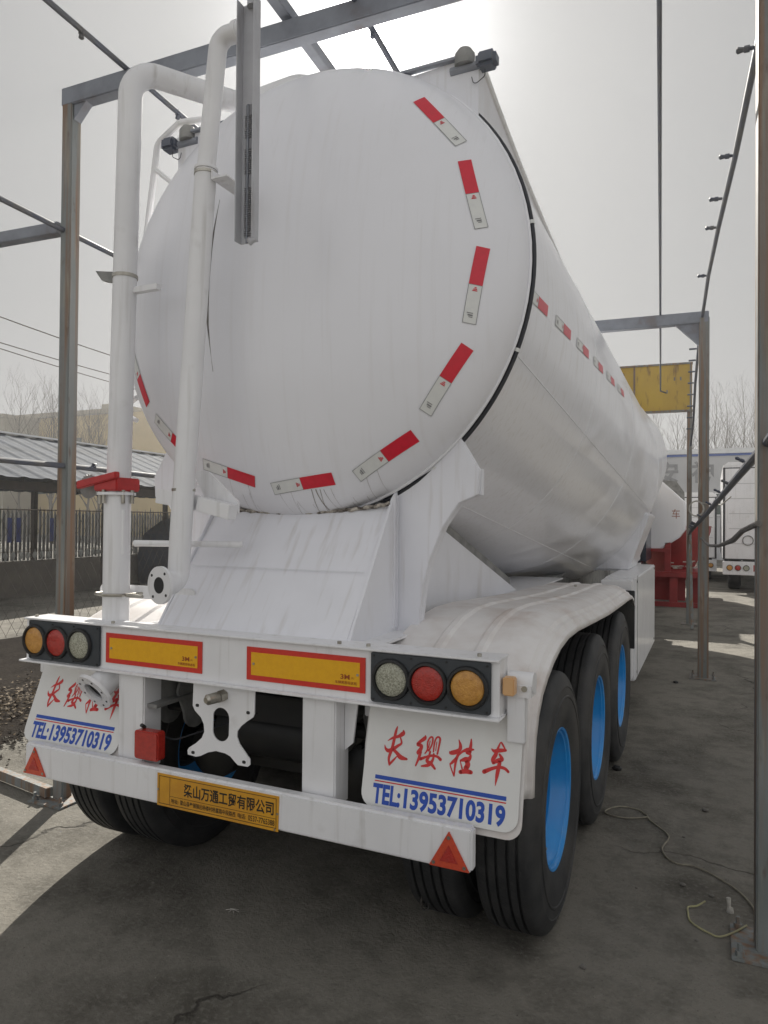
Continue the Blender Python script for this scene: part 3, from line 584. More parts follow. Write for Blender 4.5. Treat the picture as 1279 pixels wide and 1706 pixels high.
# rear light beam
m_ = MB(); m_.box(-1.119,1.119,.0,.008,1.112,1.297); m_.box(-1.119,1.119,-.016,.12,1.297,1.304); m_.box(-1.135,1.125,-.028,.10,1.104,1.112)
beam = P(m_, 'rear_beam', white, smooth=0, bevel=.0015)
m_ = MB(); m_.box(-1.119,-1.112,.008,.10,1.112,1.297); m_.box(1.112,1.119,.008,.10,1.112,1.297); m_.build('end_plate', white, beam, smooth=0)
for x in (-1.09,-.62,.50,.62,1.04):
    m_ = MB(); m_.cyl((x,.03,1.304),(x,.03,1.314),.008,6); m_.build('bolt', steel, beam)
def light_cluster(x0, x1, cols):
    F = face_back(0, -.002, 0)
    m_ = MB(); m_.prism(rrect(x0, x1, 1.117, 1.293, .006, rb=.012), .010, F); o = P(m_, 'tail_light_cluster', plastic, bevel=.002)
    pieces('screw', blackp, o, [lambda q, ix=ix, iz=iz: q.cyl((ix,-.012,iz),(ix,-.0155,iz),.004,6) for ix in (x0+.012, (x0+x1)/2-.065, (x0+x1)/2+.065, x1-.012) for iz in (1.128, 1.282)])
    for x, m in cols:
        M_ = face_back(x, -.012, 1.203)
        m_ = MB(); m_.lathe([(.074,0),(.074,.006),(.070,.012),(.063,.013),(.060,.006),(.060,0)], 40, M_); m_.build('lamp_ring', blackp, o)
        m_ = MB(); m_.lathe([(0,.012),(.030,.0115),(.050,.009),(.058,.005),(.060,0)], 40, M_); m_.build('lamp_lens', m, o)
light_cluster(.650, 1.092, ((.730, clrl), (.868, redl), (1.012, ambl)))
light_cluster(-1.092, -.655, ((-1.050, ambl), (-.912, redl), (-.772, clrl)))
def marker_board(x0, x1):
    z0, z1 = 1.140, 1.268; F = face_back(0, -.001, 0)
    m_ = MB(); m_.prism([(x0,z0),(x1,z0),(x1,z1),(x0,z1)], .003, F); o = P(m_, 'marker_board', redr, smooth=0)
    m_ = MB(); m_.prism([(x0+.022,z0+.020),(x1-.022,z0+.020),(x1-.022,z1-.020),(x0+.022,z1-.020)], .0015, face_back(0,-.004,0)); m_.build('yellow_field', yellowr, o, smooth=0)
    m_ = MB(); lettering(m_, '3M', x1-.100, x1-.062, z0+.044, z0+.062, face_back(0,-.0062,0), .025); lettering(m_, '(E)', x1-.056, x1-.044, z0+.046, z0+.054, face_back(0,-.0062,0), .0)
    lettering(m_, '车辆尾部标志板', x1-.122, x1-.032, z0+.026, z0+.038, face_back(0,-.0062,0), .01); m_.build('lettering', brownink, o, smooth=0)
    pieces('rivet', steel, o, [lambda q, x=x: q.cyl((x,-.0055,(z0+z1)/2),(x,-.008,(z0+z1)/2),.005,10) for x in (x0+.034, x1-.030)])
marker_board(-.625, -.107); marker_board(.110, .625)
# uprights, bumper
for x0, x1 in ((-.556,-.412), (.360,.503)):
    m_ = MB(); m_.box(x0, x1, .0, .11, .70, 1.104); P(m_, 'upright', white, bevel=.006)
for x0, x1 in ((.505, .56),):
    m_ = MB(); m_.prism([(x0,1.10),(x1,1.10),(x1-.02,.93),(x0,.90)], .01, Matrix.Translation((0,.08,0)) @ XZ); P(m_, 'gusset', white, smooth=0)
m_ = MB(); m_.box(-1.046,1.046,-.060,-.012,.609,.752); bump_ = P(m_, 'bumper', white, bevel=.008)
m_ = MB(); m_.prism([(-.277,.608),(.300,.606),(.303,.737),(-.277,.737)], .002, face_back(0,-.0605,0)); pl_ = P(m_, 'name_plate', platey, smooth=0)
F = face_back(0, -.0632, 0); m_ = MB()
def frame_lines(mb, x0, x1, z0, z1, w):
    for a in ((x0,x1,z0,z0+w),(x0,x1,z1-w,z1),(x0,x0+w,z0+w,z1-w),(x1-w,x1,z0+w,z1-w)): mb.add([F @ Vector((a[0],a[2],0)), F @ Vector((a[1],a[2],0)), F @ Vector((a[1],a[3],0)), F @ Vector((a[0],a[3],0))], [(0,1,2,3)])
frame_lines(m_, -.268, .292, .617, .728, .0022)
for a in ((-.213,-.2115,.619,.726), (-.2115,.290,.652,.6535)): m_.add([F @ Vector((a[0],a[2],0)), F @ Vector((a[1],a[2],0)), F @ Vector((a[1],a[3],0)), F @ Vector((a[0],a[3],0))], [(0,1,2,3)])
lettering(m_, '梁山万通工贸有限公司', -.142, .280, .662, .714, F, .022)
lettering(m_, '地址:', -.205, -.168, .627, .645, F, .012)
lettering(m_, '梁山县拳铺镇后杨楼村杨嘉路中段路西', -.160, .108, .626, .646, F, .012)
lettering(m_, '电话:', .118, .156, .626, .646, F, .012)
lettering(m_, '0537-7765388', .166, .284, .625, .646, F, .012)
m_.build('lettering', blackink, pl_, smooth=0)
pieces('rivet', steel, pl_, [lambda q, x=x, z=z: q.cyl((x,-.062,z),(x,-.0645,z),.004,8) for x, z in ((-.272,.672),(.297,.672),(.285,.612))])
for c, s_ in (((.968,.674), 1), ((-.980,.681), -1)):
    cx, cz = c; pts = [(cx-.070,cz-.062),(cx+.072,cz-.062),(cx,cz+.062)]
    m_ = MB(); m_.prism(pts, .006, face_back(0,-.0605,0)); o = P(m_, 'triangle_reflector', tri, bevel=.002)
    m_ = MB(); m_.prism([(cx+(x-cx)*.45, cz-.012+(z-cz)*.45) for x, z in pts], .0015, face_back(0,-.0668,0)); m_.build('inner_triangle', redl, o, smooth=0)
    pieces('rivet', steel, o, [lambda q, x=x, z=z: q.cyl((cx+(x-cx)*.76,-.066,cz+(z-cz)*.72-.004),(cx+(x-cx)*.76,-.069,cz+(z-cz)*.72-.004),.006,8) for x, z in pts])
# number plate bracket
k_ = [(-.157,1.104),(-.160,1.005),(-.148,.985),(-.118,.962),(-.103,.935),(-.100,.905),(-.112,.880),(-.140,.855),(-.176,.832),(-.184,.820),(-.182,.803),(-.140,.800),(-.118,.806),(-.080,.826),(-.041,.837),(.004,.834),(.030,.825),(.050,.808),(.066,.797),(.112,.797),(.123,.806),(.122,.828),(.100,.850),(.072,.880),(.060,.906),(.061,.928),(.078,.950),(.105,.972),(.135,.992),(.141,1.005),(.143,1.104)]
hole = [(-.018+.040*math.cos(R(a)), (.972 if a < 180 else .918)+.040*math.sin(R(a))) for a in range(0, 360, 15)]
m_ = MB()
# outline with a slot: two halves joined along a cut
li = hole
def ring_prism(mb, outer, inner, d, M):
    from mathutils.geometry import tessellate_polygon
    o3 = [Vector((x, y, 0)) for x, y in outer]; i3 = [Vector((x, y, 0)) for x, y in inner]
    tri_ = tessellate_polygon([o3, i3]); al = o3+i3; n = len(al); a_, b_ = len(o3), len(i3)
    v = [M @ p for p in al]+[M @ (p+Vector((0,0,d))) for p in al]
    f = [tuple(t) for t in tri_]+[tuple(n+i for i in reversed(t)) for t in tri_]
    f += [(i, (i+1) % a_, n+(i+1) % a_, n+i) for i in range(a_)]+[(a_+i, a_+(i+1) % b_, n+a_+(i+1) % b_, n+a_+i) for i in range(b_)]
    mb.add(v, f)
ring_prism(m_, k_, hole, .005, face_back(0, .012, 0))
br_ = P(m_, 'plate_bracket', white, smooth=0)
pieces('slot', blackp, br_, [lambda q, x=x, z=z: q.prism(rrect(x-.008,x+.008,z-.006,z+.006,.005), .0015, face_back(0,.0069,0)) for x, z in ((-.136,1.008),(.112,1.008),(-.155,.815),(.095,.813))], smooth=0)
m_ = MB(); m_.tube([(-.005,.01,1.063),(-.012,-.02,1.061)], .024, 6); m_.tube([(-.012,-.02,1.061),(-.028,-.065,1.058),(-.030,-.075,1.0575)], [.021,.021,.012], 16); P(m_, 'air_fitting', steel)
m_ = MB(); m_.prism(rrect(-.418,-.290,.770,.888,.014), .05, face_back(0,.0,0)); fg = P(m_, 'fog_lamp', redl, bevel=.006)
m_ = MB(); m_.cyl((-.395,-.01,.89),(-.395,-.03,.905),.008,8); m_.build('cable_entry', blackp, fg)

# printed mudflaps
FCX = .8905
def flap(cx, lean):
    TL = Matrix.Translation((0,.010,.735)) @ Matrix.Rotation(-lean, 4, 'X') @ Matrix.Diagonal((1,1,1/math.cos(lean),1)) @ Matrix.Translation((0,-.010,-.735))
    m_ = MB(); m_.prism(rrect(cx-.285, cx+.290, .735, 1.115, .004, rb=.05), .004, TL @ face_back(0,.006,0)); o = P(m_, 'printed_mudflap', flapw, smooth=0)
    m_ = MB(); m_.prism(rrect(cx-.262, cx+.300, .712, 1.10, .004, rb=.05), .008, TL @ face_back(0,.022,0)); m_.build('backing_sheet', guardw, o, smooth=0)
    F = TL @ face_back(cx, .0012, 0); m_ = MB()
    brush(m_, STROKES, FCX, F)
    for (x0, x1, z0, z1) in ((-.236,.247,.8225,.8265),): m_.add([F @ Vector(p) for p in ((x0,z0,0),(x1,z0,0),(x1,z1,0),(x0,z1,0))], [(0,1,2,3)])
    m_.build('red_lettering', redink, o, smooth=0)
    m_ = MB(); x0, x1, z0, z1 = -.236, .247, .831, .8445; m_.add([F @ Vector(p) for p in ((x0,z0,0),(x1,z0,0),(x1,z1,0),(x0,z1,0))], [(0,1,2,3)])
    lettering(m_, 'TEL:', -.240, -.132, .749, .816, F, .038); lettering(m_, '13953710319', -.118, .247, .749, .816, F, .038)
    m_.build('blue_lettering', blueink, o, smooth=0)
flap(FCX, R(13)); flap(-.862, R(21))
for xa, xb in ((.56,1.18),(-1.18,-.60)): m_ = MB(); m_.box(xa,xb,.125,.14,1.02,1.112); P(m_, 'flap_bar', white, bevel=.004)
m_ = MB(); m_.box(1.125,1.165,.01,.05,1.185,1.245); P(m_, 'side_lamp', amb2, bevel=.004)
m_ = MB(); m_.tube([(1.13,.09,1.22),(1.215,.09,1.22)], .035, 14); m_.box(1.15,1.212,.05,.13,1.175,1.215); o = P(m_, 'guard_bracket', white, bevel=0)
m_ = MB(); m_.cyl((1.19,.055,1.205),(1.19,.045,1.205),.010,10); m_.build('bolt', steel, o)
m_ = MB(); m_.box(1.13,1.19,.055,.10,1.02,1.18); P(m_, 'guard_stay', white, bevel=.003)

# unloading pipe (large)
pw = white
pa = bend([(-.63,.045,1.075),(-.72,.125,1.16),(-.72,.125,1.45),(-.725,.155,3.93),(-.53,.76,3.93),(-.12,.86,4.0),(.0,.89,3.86)], .11, 8)
pa = bend([(-.698,.13,1.90),(-.680,.155,3.835),(-.44,.70,3.90),(-.10,.76,3.97),(.04,.78,3.80)], .15, 9)
m_ = MB(); m_.tube(pa, .053, 28); m_.tube([(-.70,.125,1.18),(-.702,.128,1.90)], .059, 28); pipeA = P(m_, 'discharge_pipe', pw)
m_ = MB(); m_.tube([(-.689,.143,2.86),(-.689,.143,2.875)], .057, 28); m_.build('band_clamp', steel, pipeA)
m_ = MB(); m_.prism([(0,0),(.12,-.02),(.12,-.07),(.04,-.05)], .03, face_back(-.87,.17,2.92)); m_.build('clamp_bracket', hangw, pipeA, smooth=0)
m_ = MB(); m_.box(-.645,-.50,.14,.17,2.79,2.815); m_.build('clamp_bracket', white, pipeA, smooth=0)
m_ = MB(); Mf = Matrix.Translation((-.712,.131,1.868)); m_.lathe([(.055,0),(.085,0),(.085,.012),(.055,.012)], 28, Mf, close=True)
vl = m_.build('valve_flange', white, pipeA)
m_ = MB(); m_.box(-.775,-.635,.055,.20,1.885,1.945); m_.build('valve_body', redp, pipeA, bevel=.006)
m_ = MB(); m_.prism([(0,0),(.235,.045),(.235,.075),(.0,.035)], .030, face_back(-.865,.070,1.895)); m_.build('valve_lever', redp, pipeA, bevel=.004)
m_ = MB(); gp = []
for k in range(48):
    a = 2*math.pi*k/48; r_ = .052 if (k % 2 or not 4 < k < 22) else .060; gp.append((r_*math.cos(a), r_*math.sin(a)))
m_.prism(gp, .008, face_back(-.845,.10,1.905)); m_.build('notched_plate', hangw, pipeA, smooth=0)
pieces('bolt', steel, pipeA, [lambda q, dx=dx, dy=dy: q.cyl((-.712+dx,.131+dy,1.83),(-.712+dx,.131+dy,1.89),.009,6) for dx, dy in ((-.07,-.03),(.07,-.03),(.0,-.075),(.075,.02))])
nn = Vector((-.14,-.80,-.56)).normalized(); pc = Vector((-.668,-.02,1.015)); Mq = nn.to_track_quat('Z','Y').to_matrix().to_4x4()
m_ = MB(); m_.lathe([(.050,-.006),(.092,-.006),(.092,.010),(.050,.010)], 32, Matrix.Translation(pc) @ Mq, close=True); m_.tube([pc+nn*.004, pc-nn*.10, pc-nn*.16+Vector((-.01,.0,.02)), Vector((-.70,.125,1.20))], .060, 24, caps=False); ob = P(m_, 'outlet_elbow', white)
m_ = MB(); m_.lathe([(0,-.001),(.051,-.001)], 24, Matrix.Translation(pc-nn*.012) @ Mq); m_.build('pipe_bore', blackp, ob)
hp_ = [pc+Mq @ Vector((.074*math.cos(k*math.pi/4+.2), .074*math.sin(k*math.pi/4+.2), .008)) for k in range(8)]
pieces('bolt_hole', blackp, ob, [lambda mb, q=q: mb.tube([q, q+nn*.004], .005, 6) for q in hp_])
# aeration pipe (small)
pb = bend([(-.30,.065,1.62),(-.215,.115,3.24)], .1)
m_ = MB(); m_.tube(bend([(-.297,-.02,1.492),(-.300,.075,1.492),(-.293,.078,1.70),(-.212,.115,3.25)], .055, 8), .046, 24); m_.tube([(-.212,.115,3.25),(-.212,.115,3.262)], .050, 24)
m_.tube(bend([(-.212,.115,3.25),(-.160,.125,3.815),(-.03,.129,3.815)], .06, 8), .039, 20)
m_.tube([(-.075,.1275,3.815),(-.055,.128,3.815)], .046, 16); pipeB = P(m_, 'air_pipe', pw)
nB = Vector((-.22,-.97,0)).normalized(); cB = Vector((-.298,-.035,1.490)); MqB = Matrix.Translation(cB) @ nB.to_track_quat('Z','Y').to_matrix().to_4x4()
m_ = MB(); m_.lathe([(.032,-.006),(.078,-.006),(.078,.008),(.032,.008)], 32, MqB, close=True); fl = m_.build('pipe_flange', white, pipeB)
m_ = MB(); m_.lathe([(0,.0085),(.034,.0085)], 24, MqB); m_.build('bore', blackp, pipeB)
hp_ = [MqB @ Vector((.062*math.cos(k*math.pi/2+.9), .062*math.sin(k*math.pi/2+.9), .008)) for k in range(4)]
pieces('bolt_hole', blackp, pipeB, [lambda mb, q=q: mb.tube([q, q+nB*.002], .006, 8) for q in hp_])
for z, x in ((1.88,-.287),(3.23,-.213)):
    m_ = MB(); m_.tube([(x,.086 if z < 3 else .115,z),(x,.086 if z < 3 else .115,z+.012)], .0495, 24); m_.build('band_clamp', steel, pipeB)
m_ = MB(); m_.box(-.165,-.085,.09,.30,3.195,3.202); m_.box(-.165,-.160,.09,.30,3.202,3.235); m_.build('clamp_bracket', white, pipeB, smooth=0)
# brackets carrying the pipes
m_ = MB(); m_.prism(rrect(-.875,-.31,1.395,1.455,.028), .008, face_back(0,.205,0)); o = P(m_, 'pipe_bracket', white, bevel=.002)
m_ = MB(); m_.tube([(-.80,.20,1.42),(-.79,.09,1.42),(-.71,.055,1.42),(-.63,.09,1.42),(-.615,.20,1.42)], .007, 8); m_.tube([(-.62,.11,1.418),(-.53,.11,1.418)], .008, 8); m_.build('u_bolt', steel, o)
m_ = MB(); m_.bar((-.475,.13,1.865),(-.235,.13,1.83),.012,.065); m_.bar((-.235,.135,1.828),(-.065,.135,1.792),.06,.062); P(m_, 'pipe_bracket', white, bevel=.003)
m_ = MB(); m_.prism([(-.33,1.98),(-.24,1.97),(-.08,1.84),(-.08,1.79),(-.26,1.86)], .01, Matrix.Translation((0,.20,0)) @ XZ); P(m_, 'gusset_plate', white, smooth=0)
m_ = MB(); m_.cyl((-.60,.13,1.652),(-.12,.28,1.652),.014,10); m_.tube([(-.648,.11,1.80),(-.648,.11,1.60)], .010, 8); P(m_, 'brace_rod', white)
m_ = MB(); m_.prism([(-1.19,1.86),(1.19,1.86),(1.175,1.80),(1.0,1.30),(.985,1.27),(-.985,1.27),(-1.0,1.30),(-1.175,1.80)], .85, Matrix.Translation((0,6.15,0)) @ XZ); P(m_, 'hopper_saddle', tankw, bevel=.02)
# side box and front parts
m_ = MB(); m_.box(.90,1.165,4.18,6.45,.40,1.285); bx = P(m_, 'storage_box', white, bevel=.01)
pieces('latch', hangw, bx, [lambda q, y=y, z=z: q.cyl((1.165,y,z),(1.172,y,z),.012,8) for z in (.46,1.25) for y in (4.30,6.30)])
m_ = MB(); m_.box(1.165,1.168,4.34,4.35,.42,1.30); m_.build('door_gap', hangw, bx)
m_ = MB(); m_.box(.90,1.15,3.99,4.17,.44,1.275); P(m_, 'guard_end_shield', white, bevel=.006)
m_ = MB(); m_.box(-1.165,-.62,4.18,6.0,.45,1.25); P(m_, 'tool_box', white, bevel=.01)
for s_ in (1,-1):
    m_ = MB(); m_.bar((s_*.55,8.0,1.2),(s_*.55,8.0,.25),.12); m_.box(s_*.55-.14,s_*.55+.14,7.86,8.14,0,.03); m_.bar((s_*.55,8.0,.3),(s_*.55,8.0,.03),.09); P(m_, 'landing_leg', white, bevel=.004)
m_ = MB(); m_.lathe([(0,.9),(.25,.9),(.42,.5),(.45,0)], 24, Matrix.Translation((0,5.6,.62))); P(m_, 'hopper_outlet', white)
# ================================================================ YARD FRAMES
def post(mb, p, z, w=.082): mb.bar((p[0], p[1], 0), (p[0], p[1], z), w, w, up=GY)
def gantry(label, L_, R_, h, pw_=(.082,.082), bw=.085, bh=.115, gus=.22):
    root = tag(empty('steel_frame', L_), label, 'steel frame', 'rusty steel frames over the yard'); off = Vector(L_)
    def B(mb, name, m=rust, **k):
        o = mb.build(name, m, None, **k); o.parent = root; o.location = -off; return o
    for p, w__ in ((L_, pw_[0]), (R_, pw_[1])):
        m_ = MB(); post(m_, p, h, w__); o = B(m_, 'post', bevel=.006)
        s = .14; m_ = MB(); m_.box(p[0]-s, p[0]+s, p[1]-s, p[1]+s, .001, .013); q = m_.build('base_plate', rust, o, bevel=.002)
        def ab(mb, c_): mb.lathe([(0,.012),(.018,.012),(.018,.032),(.009,.032),(.009,.060),(0,.060)], 6, Matrix.Translation((*c_, 0)))
        pieces('anchor_bolt', rust, o, [lambda mb, c_=(p[0]+dx*s*.78, p[1]+dy*s*.78): ab(mb, c_) for dx in (-1, 1) for dy in (-1, 1)])
    l_, r_ = Vector((*L_[:2], h-bh/2+.0)), Vector((*R_[:2], h-bh/2+.0)); d = (r_-l_).normalized()
    m_ = MB(); m_.bar(l_-d*.048+Vector((0,0,bh/2+.002-0)), r_+d*.048+Vector((0,0,bh/2+.002)), bw, bh); B(m_, 'beam', m=beamm, bevel=.006)
    for c_, sg in ((l_, 1), (r_, -1)):
        a = c_+d*sg*.05+Vector((0,0,.005)); n = d.cross(Vector((0,0,1)))*.028
        v = [a+n, a+n+d*sg*gus, a+n+Vector((0,0,-gus)), a-n, a-n+d*sg*gus, a-n+Vector((0,0,-gus))]
        m_ = MB(); m_.add(v, [(0,1,2),(5,4,3),(0,3,4,1),(1,4,5,2),(2,5,3,0)]); B(m_, 'corner_gusset', m=beamm, smooth=0)
    return root, B
L1, R1 = (-1.945,.94,0), (1.975,1.05,0)
near, B = gantry('nearest rusty frame, its posts standing either side of the trailer rear', L1, R1, 4.42, pw_=(.082,.10), gus=.10)
m_ = MB(); m_.bar((-1.97-.05,.935,3.605),(-4.6,.78,3.605),.07,.075); B(m_, 'side_beam', m=beamm, bevel=.004)
m_ = MB(); m_.bar((-1.99,.885,.05),(-4.4,1.28,.05),.055,.06); B(m_, 'bottom_rail', bevel=.004)
m_ = MB(); m_.bar(yard_pt(-.31,-1.6,4.525+.03),yard_pt(-.31,6.55,4.50),.065,.065); B(m_, 'ridge_tube', m=beamm, bevel=.004)
L2, R2 = (-2.23,6.40,0), (1.672,6.63,0)
mid, B2 = gantry('middle rusty frame beside the trailer, seen past the storage box', L2, R2, 4.12, pw_=(.11,.11), bw=.11, bh=.13, gus=.26)
L3, R3 = (-2.6,11.03,0), (1.400,11.27,0)
back = tag(empty('steel_frame', L3), 'farthest rusty frame carrying the faded yellow panel', 'steel frame', 'rusty steel frames over the yard'); off3 = Vector(L3)
def B3(mb, name, m=rust, **k):
    o = mb.build(name, m, None, **k); o.parent = back; o.location = -off3; return o
yel = mat('faded_yellow_panel', (.50,.33,.045), (.42,.27,.04), .55, scale=2, vec=(1,1,.6), streak=[((.16,.09,.04), 4, (3,3,.7), .58, .72, .8)])
for p in (L3, R3):
    m_ = MB(); post(m_, p, 3.72, .082); B3(m_, 'post', bevel=.005)
    m_ = MB(); m_.box(p[0]-.13,p[0]+.13,p[1]-.13,p[1]+.13,.001,.013); B3(m_, 'base_plate')
m_ = MB(); m_.bar((L3[0],11.03,4.15),(R3[0]+.04,11.27,4.15),.10,.82); pn = B3(m_, 'yellow_panel', yel, smooth=0)
m_ = MB()
for z in (3.735, 4.565): m_.bar((L3[0],11.02,z),(R3[0]+.05,11.265,z),.125,.03)
for t in (.02,.31,.60,.865-.10,.995): m_.bar(Vector((L3[0],10.97,3.75)).lerp(Vector((R3[0]+.04,11.21,3.75)), t), Vector((L3[0],10.97,4.55)).lerp(Vector((R3[0]+.04,11.21,4.55)), t), .03, .012)
B3(m_, 'panel_frame', smooth=0)
m_ = MB(); 
for t, z in ((.93,4.30),(.955,4.30),(.90,4.08),(.72,4.42)):
    q = Vector((L3[0],10.975,z)).lerp(Vector((R3[0]+.04,11.215,z)), t); m_.box(q.x-.012, q.x+.012, q.y-.003, q.y+.004, z-.03, z+.03)
o = m_.build('rust_spot', rust, pn, smooth=0)
# brace leaning by the far post
m_ = MB(); m_.bar((1.47,10.6,0),(1.42,11.2,1.55),.045,.045); B3(m_, 'brace', bevel=.003)

# spray pipes strung along the frames
pipe_m = mat('dark_blue_grey_pipe', (.07,.08,.11), (.10,.10,.10), .5, scale=8)
spray_group = 'spray pipes strung along the frames'
def spray(label, pts, r, nozzles, down=True, side=None, nl=.075, nr=None):
    o = empty('spray_pipe', pts[0]); tag(o, label, 'pipe', spray_group); off = Vector(pts[0])
    m_ = MB(); m_.tube([Vector(p)-off for p in pts], r, 10); m_.build('pipe', pipe_m, o)
    rn = r; r = nr or r
    for q in nozzles:
        q = Vector(q)-off; d = Vector((0,0,-1)) if side is None else Vector(side)
        m_ = MB(); m_.tube([q+d*r*.5, q+d*nl*.35, q+d*nl*.36, q+d*nl*.62, q+d*nl*.63, q+d*nl*.92, q+d*nl], [r*.55, r*.55, r*.95, r*.95, r*.65, r*.95, r*.5], 8); m_.build('nozzle', pipe_m, o)
    return o
def ypts(x0, z, s0, s1, n=8, sag=0): return [yard_pt(x0, s0+(s1-s0)*i/n, z-sag*4*(i/n)*(1-i/n)) for i in range(n+1)]
spray('thin spray pipe on the left end of the nearest beam', ypts(-1.415,4.51,-1.5,6.4,10,.03), .017, [yard_pt(-1.415,s,4.51) for s in (.56,1.41,2.3,3.2,4.1)])
spray('spray pipe tied to the left near post below its top', ypts(-1.905,3.60,-1.5,6.4,10,.03), .017, [yard_pt(-1.905,s,3.60) for s in (-.2,1.75,2.6,3.5)], side=(.3,0,.95), nl=.05)
spray('spray pipe over the middle of the tank beside the sun', ypts(.118,4.50,-1.5,6.5,10,.03), .017, [yard_pt(.118,s,4.50) for s in (1.2,2.1,3.0,4.0)])
o = spray('thin hose hanging lengthways from beam to yellow panel', [yard_pt(1.60,-1.5,4.19)]+[yard_pt(1.60,s,4.20-.02*math.sin(s)) for s in (0,1.5,3,4.5,6.6)]+[yard_pt(1.60,8.5,4.06),yard_pt(1.60,10.2,3.93),(1.03,10.95,4.02)], .0125, [])
hr = [(2.06,.2,4.15),(1.99,1.2,4.15),(1.959,1.673,4.15),(1.89,2.8,4.15),(1.80,4.0,4.15),(1.722,5.2,4.15),(1.66,6.5,4.14),(1.615,7.2,4.05),(1.544,8.5,3.70),(1.491,10.0,3.40),(1.43,10.9,3.09)]
SP2 = spray('spray pipe with side nozzles running between the right posts', hr, .018, [hr[1],hr[2],hr[3],(1.83,3.45,4.15),hr[4],hr[5]], side=(-.97,.1,.1), nl=.10)
o = bpy.context.scene.objects
for k in range(9):
    m_ = MB(); t = k/8; y = 7.2+3.2*t; q = Vector((1.615-.13*t, y, 4.05-.75*t+.1*math.sin(t*3))); q0 = Vector(hr[0]); m_.cyl(q-q0, q-q0+Vector((-.11,0,.0)), .012, 6); o_ = m_.build('side_stub', pipe_m, SP2)
tk = [(2.04,-.5,2.19),(1.966,1.0,2.10),(1.90,2.1,2.04),(1.80,3.7,1.94),(1.72,5.0,1.86),(1.62,6.55,1.77),(1.54,8.0,1.70),(1.45,10.0,1.62),(1.405,11.15,1.58)]
o = spray('thick low pipe wrapped in dirty cloth between the right posts', tk, .022, [(1.925,1.7,2.065),(1.87,2.6,2.0),(1.83,3.2,1.97),(1.77,4.2,1.91),(1.68,5.6,1.82),(1.60,6.9,1.75),(1.585,7.2,1.74),(1.57,7.5,1.73),(1.555,7.8,1.71),(1.54,8.1,1.70),(1.52,8.5,1.68)], side=(-.8,.1,.45), nl=.075, nr=.010)
m_ = MB(); ty = Vector((1.60,6.57,1.93)); m_.tube([ty+Vector((.075*math.cos(a), -.07, .085*math.sin(a))) for a in [2*math.pi*k/20 for k in range(20)]], .010, 6, closed=True)
m_.tube([ty+Vector((.06,-.07,.06)), ty+Vector((.25,-.6,.03)), ty+Vector((.33,-1.0,.10))], .007, 6); wr = mat('dirty_white_cord', (.48,.46,.42), (.30,.28,.25), .8, scale=30)
tag(m_.build('tie_cord', wr), 'looped dirty white cord on the middle right post', 'cord')
rp_ = [(1.93,.98,1.765),(1.885,1.35,1.73),(1.86,1.9,1.675),(1.80,2.9,1.615),(1.74,4.2,1.58),(1.68,5.6,1.59),(1.645,6.55,1.60)]
m_ = MB(); m_.tube(rp_, [.013,.012,.015,.011,.011,.010,.009], 8); tag(m_.build('rope', mat('grey_rope', (.20,.19,.18), (.13,.12,.11), .8, scale=40)), 'grey rope sagging from the near right post to the middle post', 'rope')
spray('low pipe passing the left near post at head height', [yard_pt(-1.875,s,2.08+.01*math.sin(s*2)) for s in (-1.6,-.6,.4,1.0,2,3.2,4.5,6.3)], .017, [yard_pt(-1.875,1.15,2.08)], nl=.05, side=(.2,0,.9))
# slotted channel hanging over the tank head
hc = tag(empty('hanging_channel', (.10,.0,2.85)), 'grey slotted channel hanging in front of the tank head', 'channel')
hm = mat('grey_channel', (.50,.51,.54), (.43,.43,.46), .55, scale=6, streak=[((.15,.12,.10), 6, (2,2,.4), .55, .7, .6)])
m_ = MB(); m_.box(-.038,.036,-.004,.0,0,.95); m_.box(-.042,-.038,-.045,.0,0,.95); m_.box(.036,.040,-.045,.0,0,.95); m_.build('channel', hm, hc, smooth=0)
m_ = MB(); m_.box(-.0225,.0085,-.0045,-.004,.02,.55)
for k in range(46):
    z = .03+k*.0085+(.05 if k > 22 else 0)+(.04 if k > 34 else 0)
    for x in (-.022, -.004): m_.box(x, x+.012, -.012, -.0043, z, z+.002)
m_.build('teeth', mat('comb_teeth', (.24,.24,.26), None, .5), hc, smooth=0)
m_ = MB(); m_.box(-.014,-.006,-.010,-.004,.0,.55); m_.build('slot_line', beamm, hc, smooth=0)
m_ = MB(); m_.tube([(.010,-.01,.93),(.012,-.01,1.35),(.012,.02,1.70),(-.39,.03,1.70)], .024, 10); m_.build('hanger_rod', hm, hc)
m_ = MB(); m_.tube([(.02,-.03,.0),(.03,-.04,-.015),(.04,-.03,.0)], .012, 8); m_.build('end_clip', hm, hc)
for p0 in ((.045,.16,3.03),(.12,.18,3.25)):
    pass

# ================================================================ BITS ON THE GROUND
cable = mat('dirty_cable', (.27,.25,.19), (.17,.15,.12), .7, scale=20)
def smooth_pts(p, n=5):
    out = []
    for i in range(len(p)-1):
        q = [Vector(p[max(i-1,0)]), Vector(p[i]), Vector(p[i+1]), Vector(p[min(i+2,len(p)-1)])]
        for k in range(n):
            t = k/n; out.append(.5*((2*q[1])+(-q[0]+q[2])*t+(2*q[0]-5*q[1]+4*q[2]-q[3])*t*t+(-q[0]+3*q[1]-3*q[2]+q[3])*t**3))
    return out+[Vector(p[-1])]
c1 = [(1.418,2.24),(1.30,2.17),(1.20,2.175),(1.175,2.23),(1.24,2.33),(1.343,2.335),(1.405,2.27),(1.43,2.20),(1.529,2.051),(1.543,1.973),(1.519,1.841),(1.546,1.739),(1.601,1.686),(1.663,1.694),(1.733,1.666),(1.815,1.592),(1.878,1.515),(1.93,1.40),(1.95,1.28)]
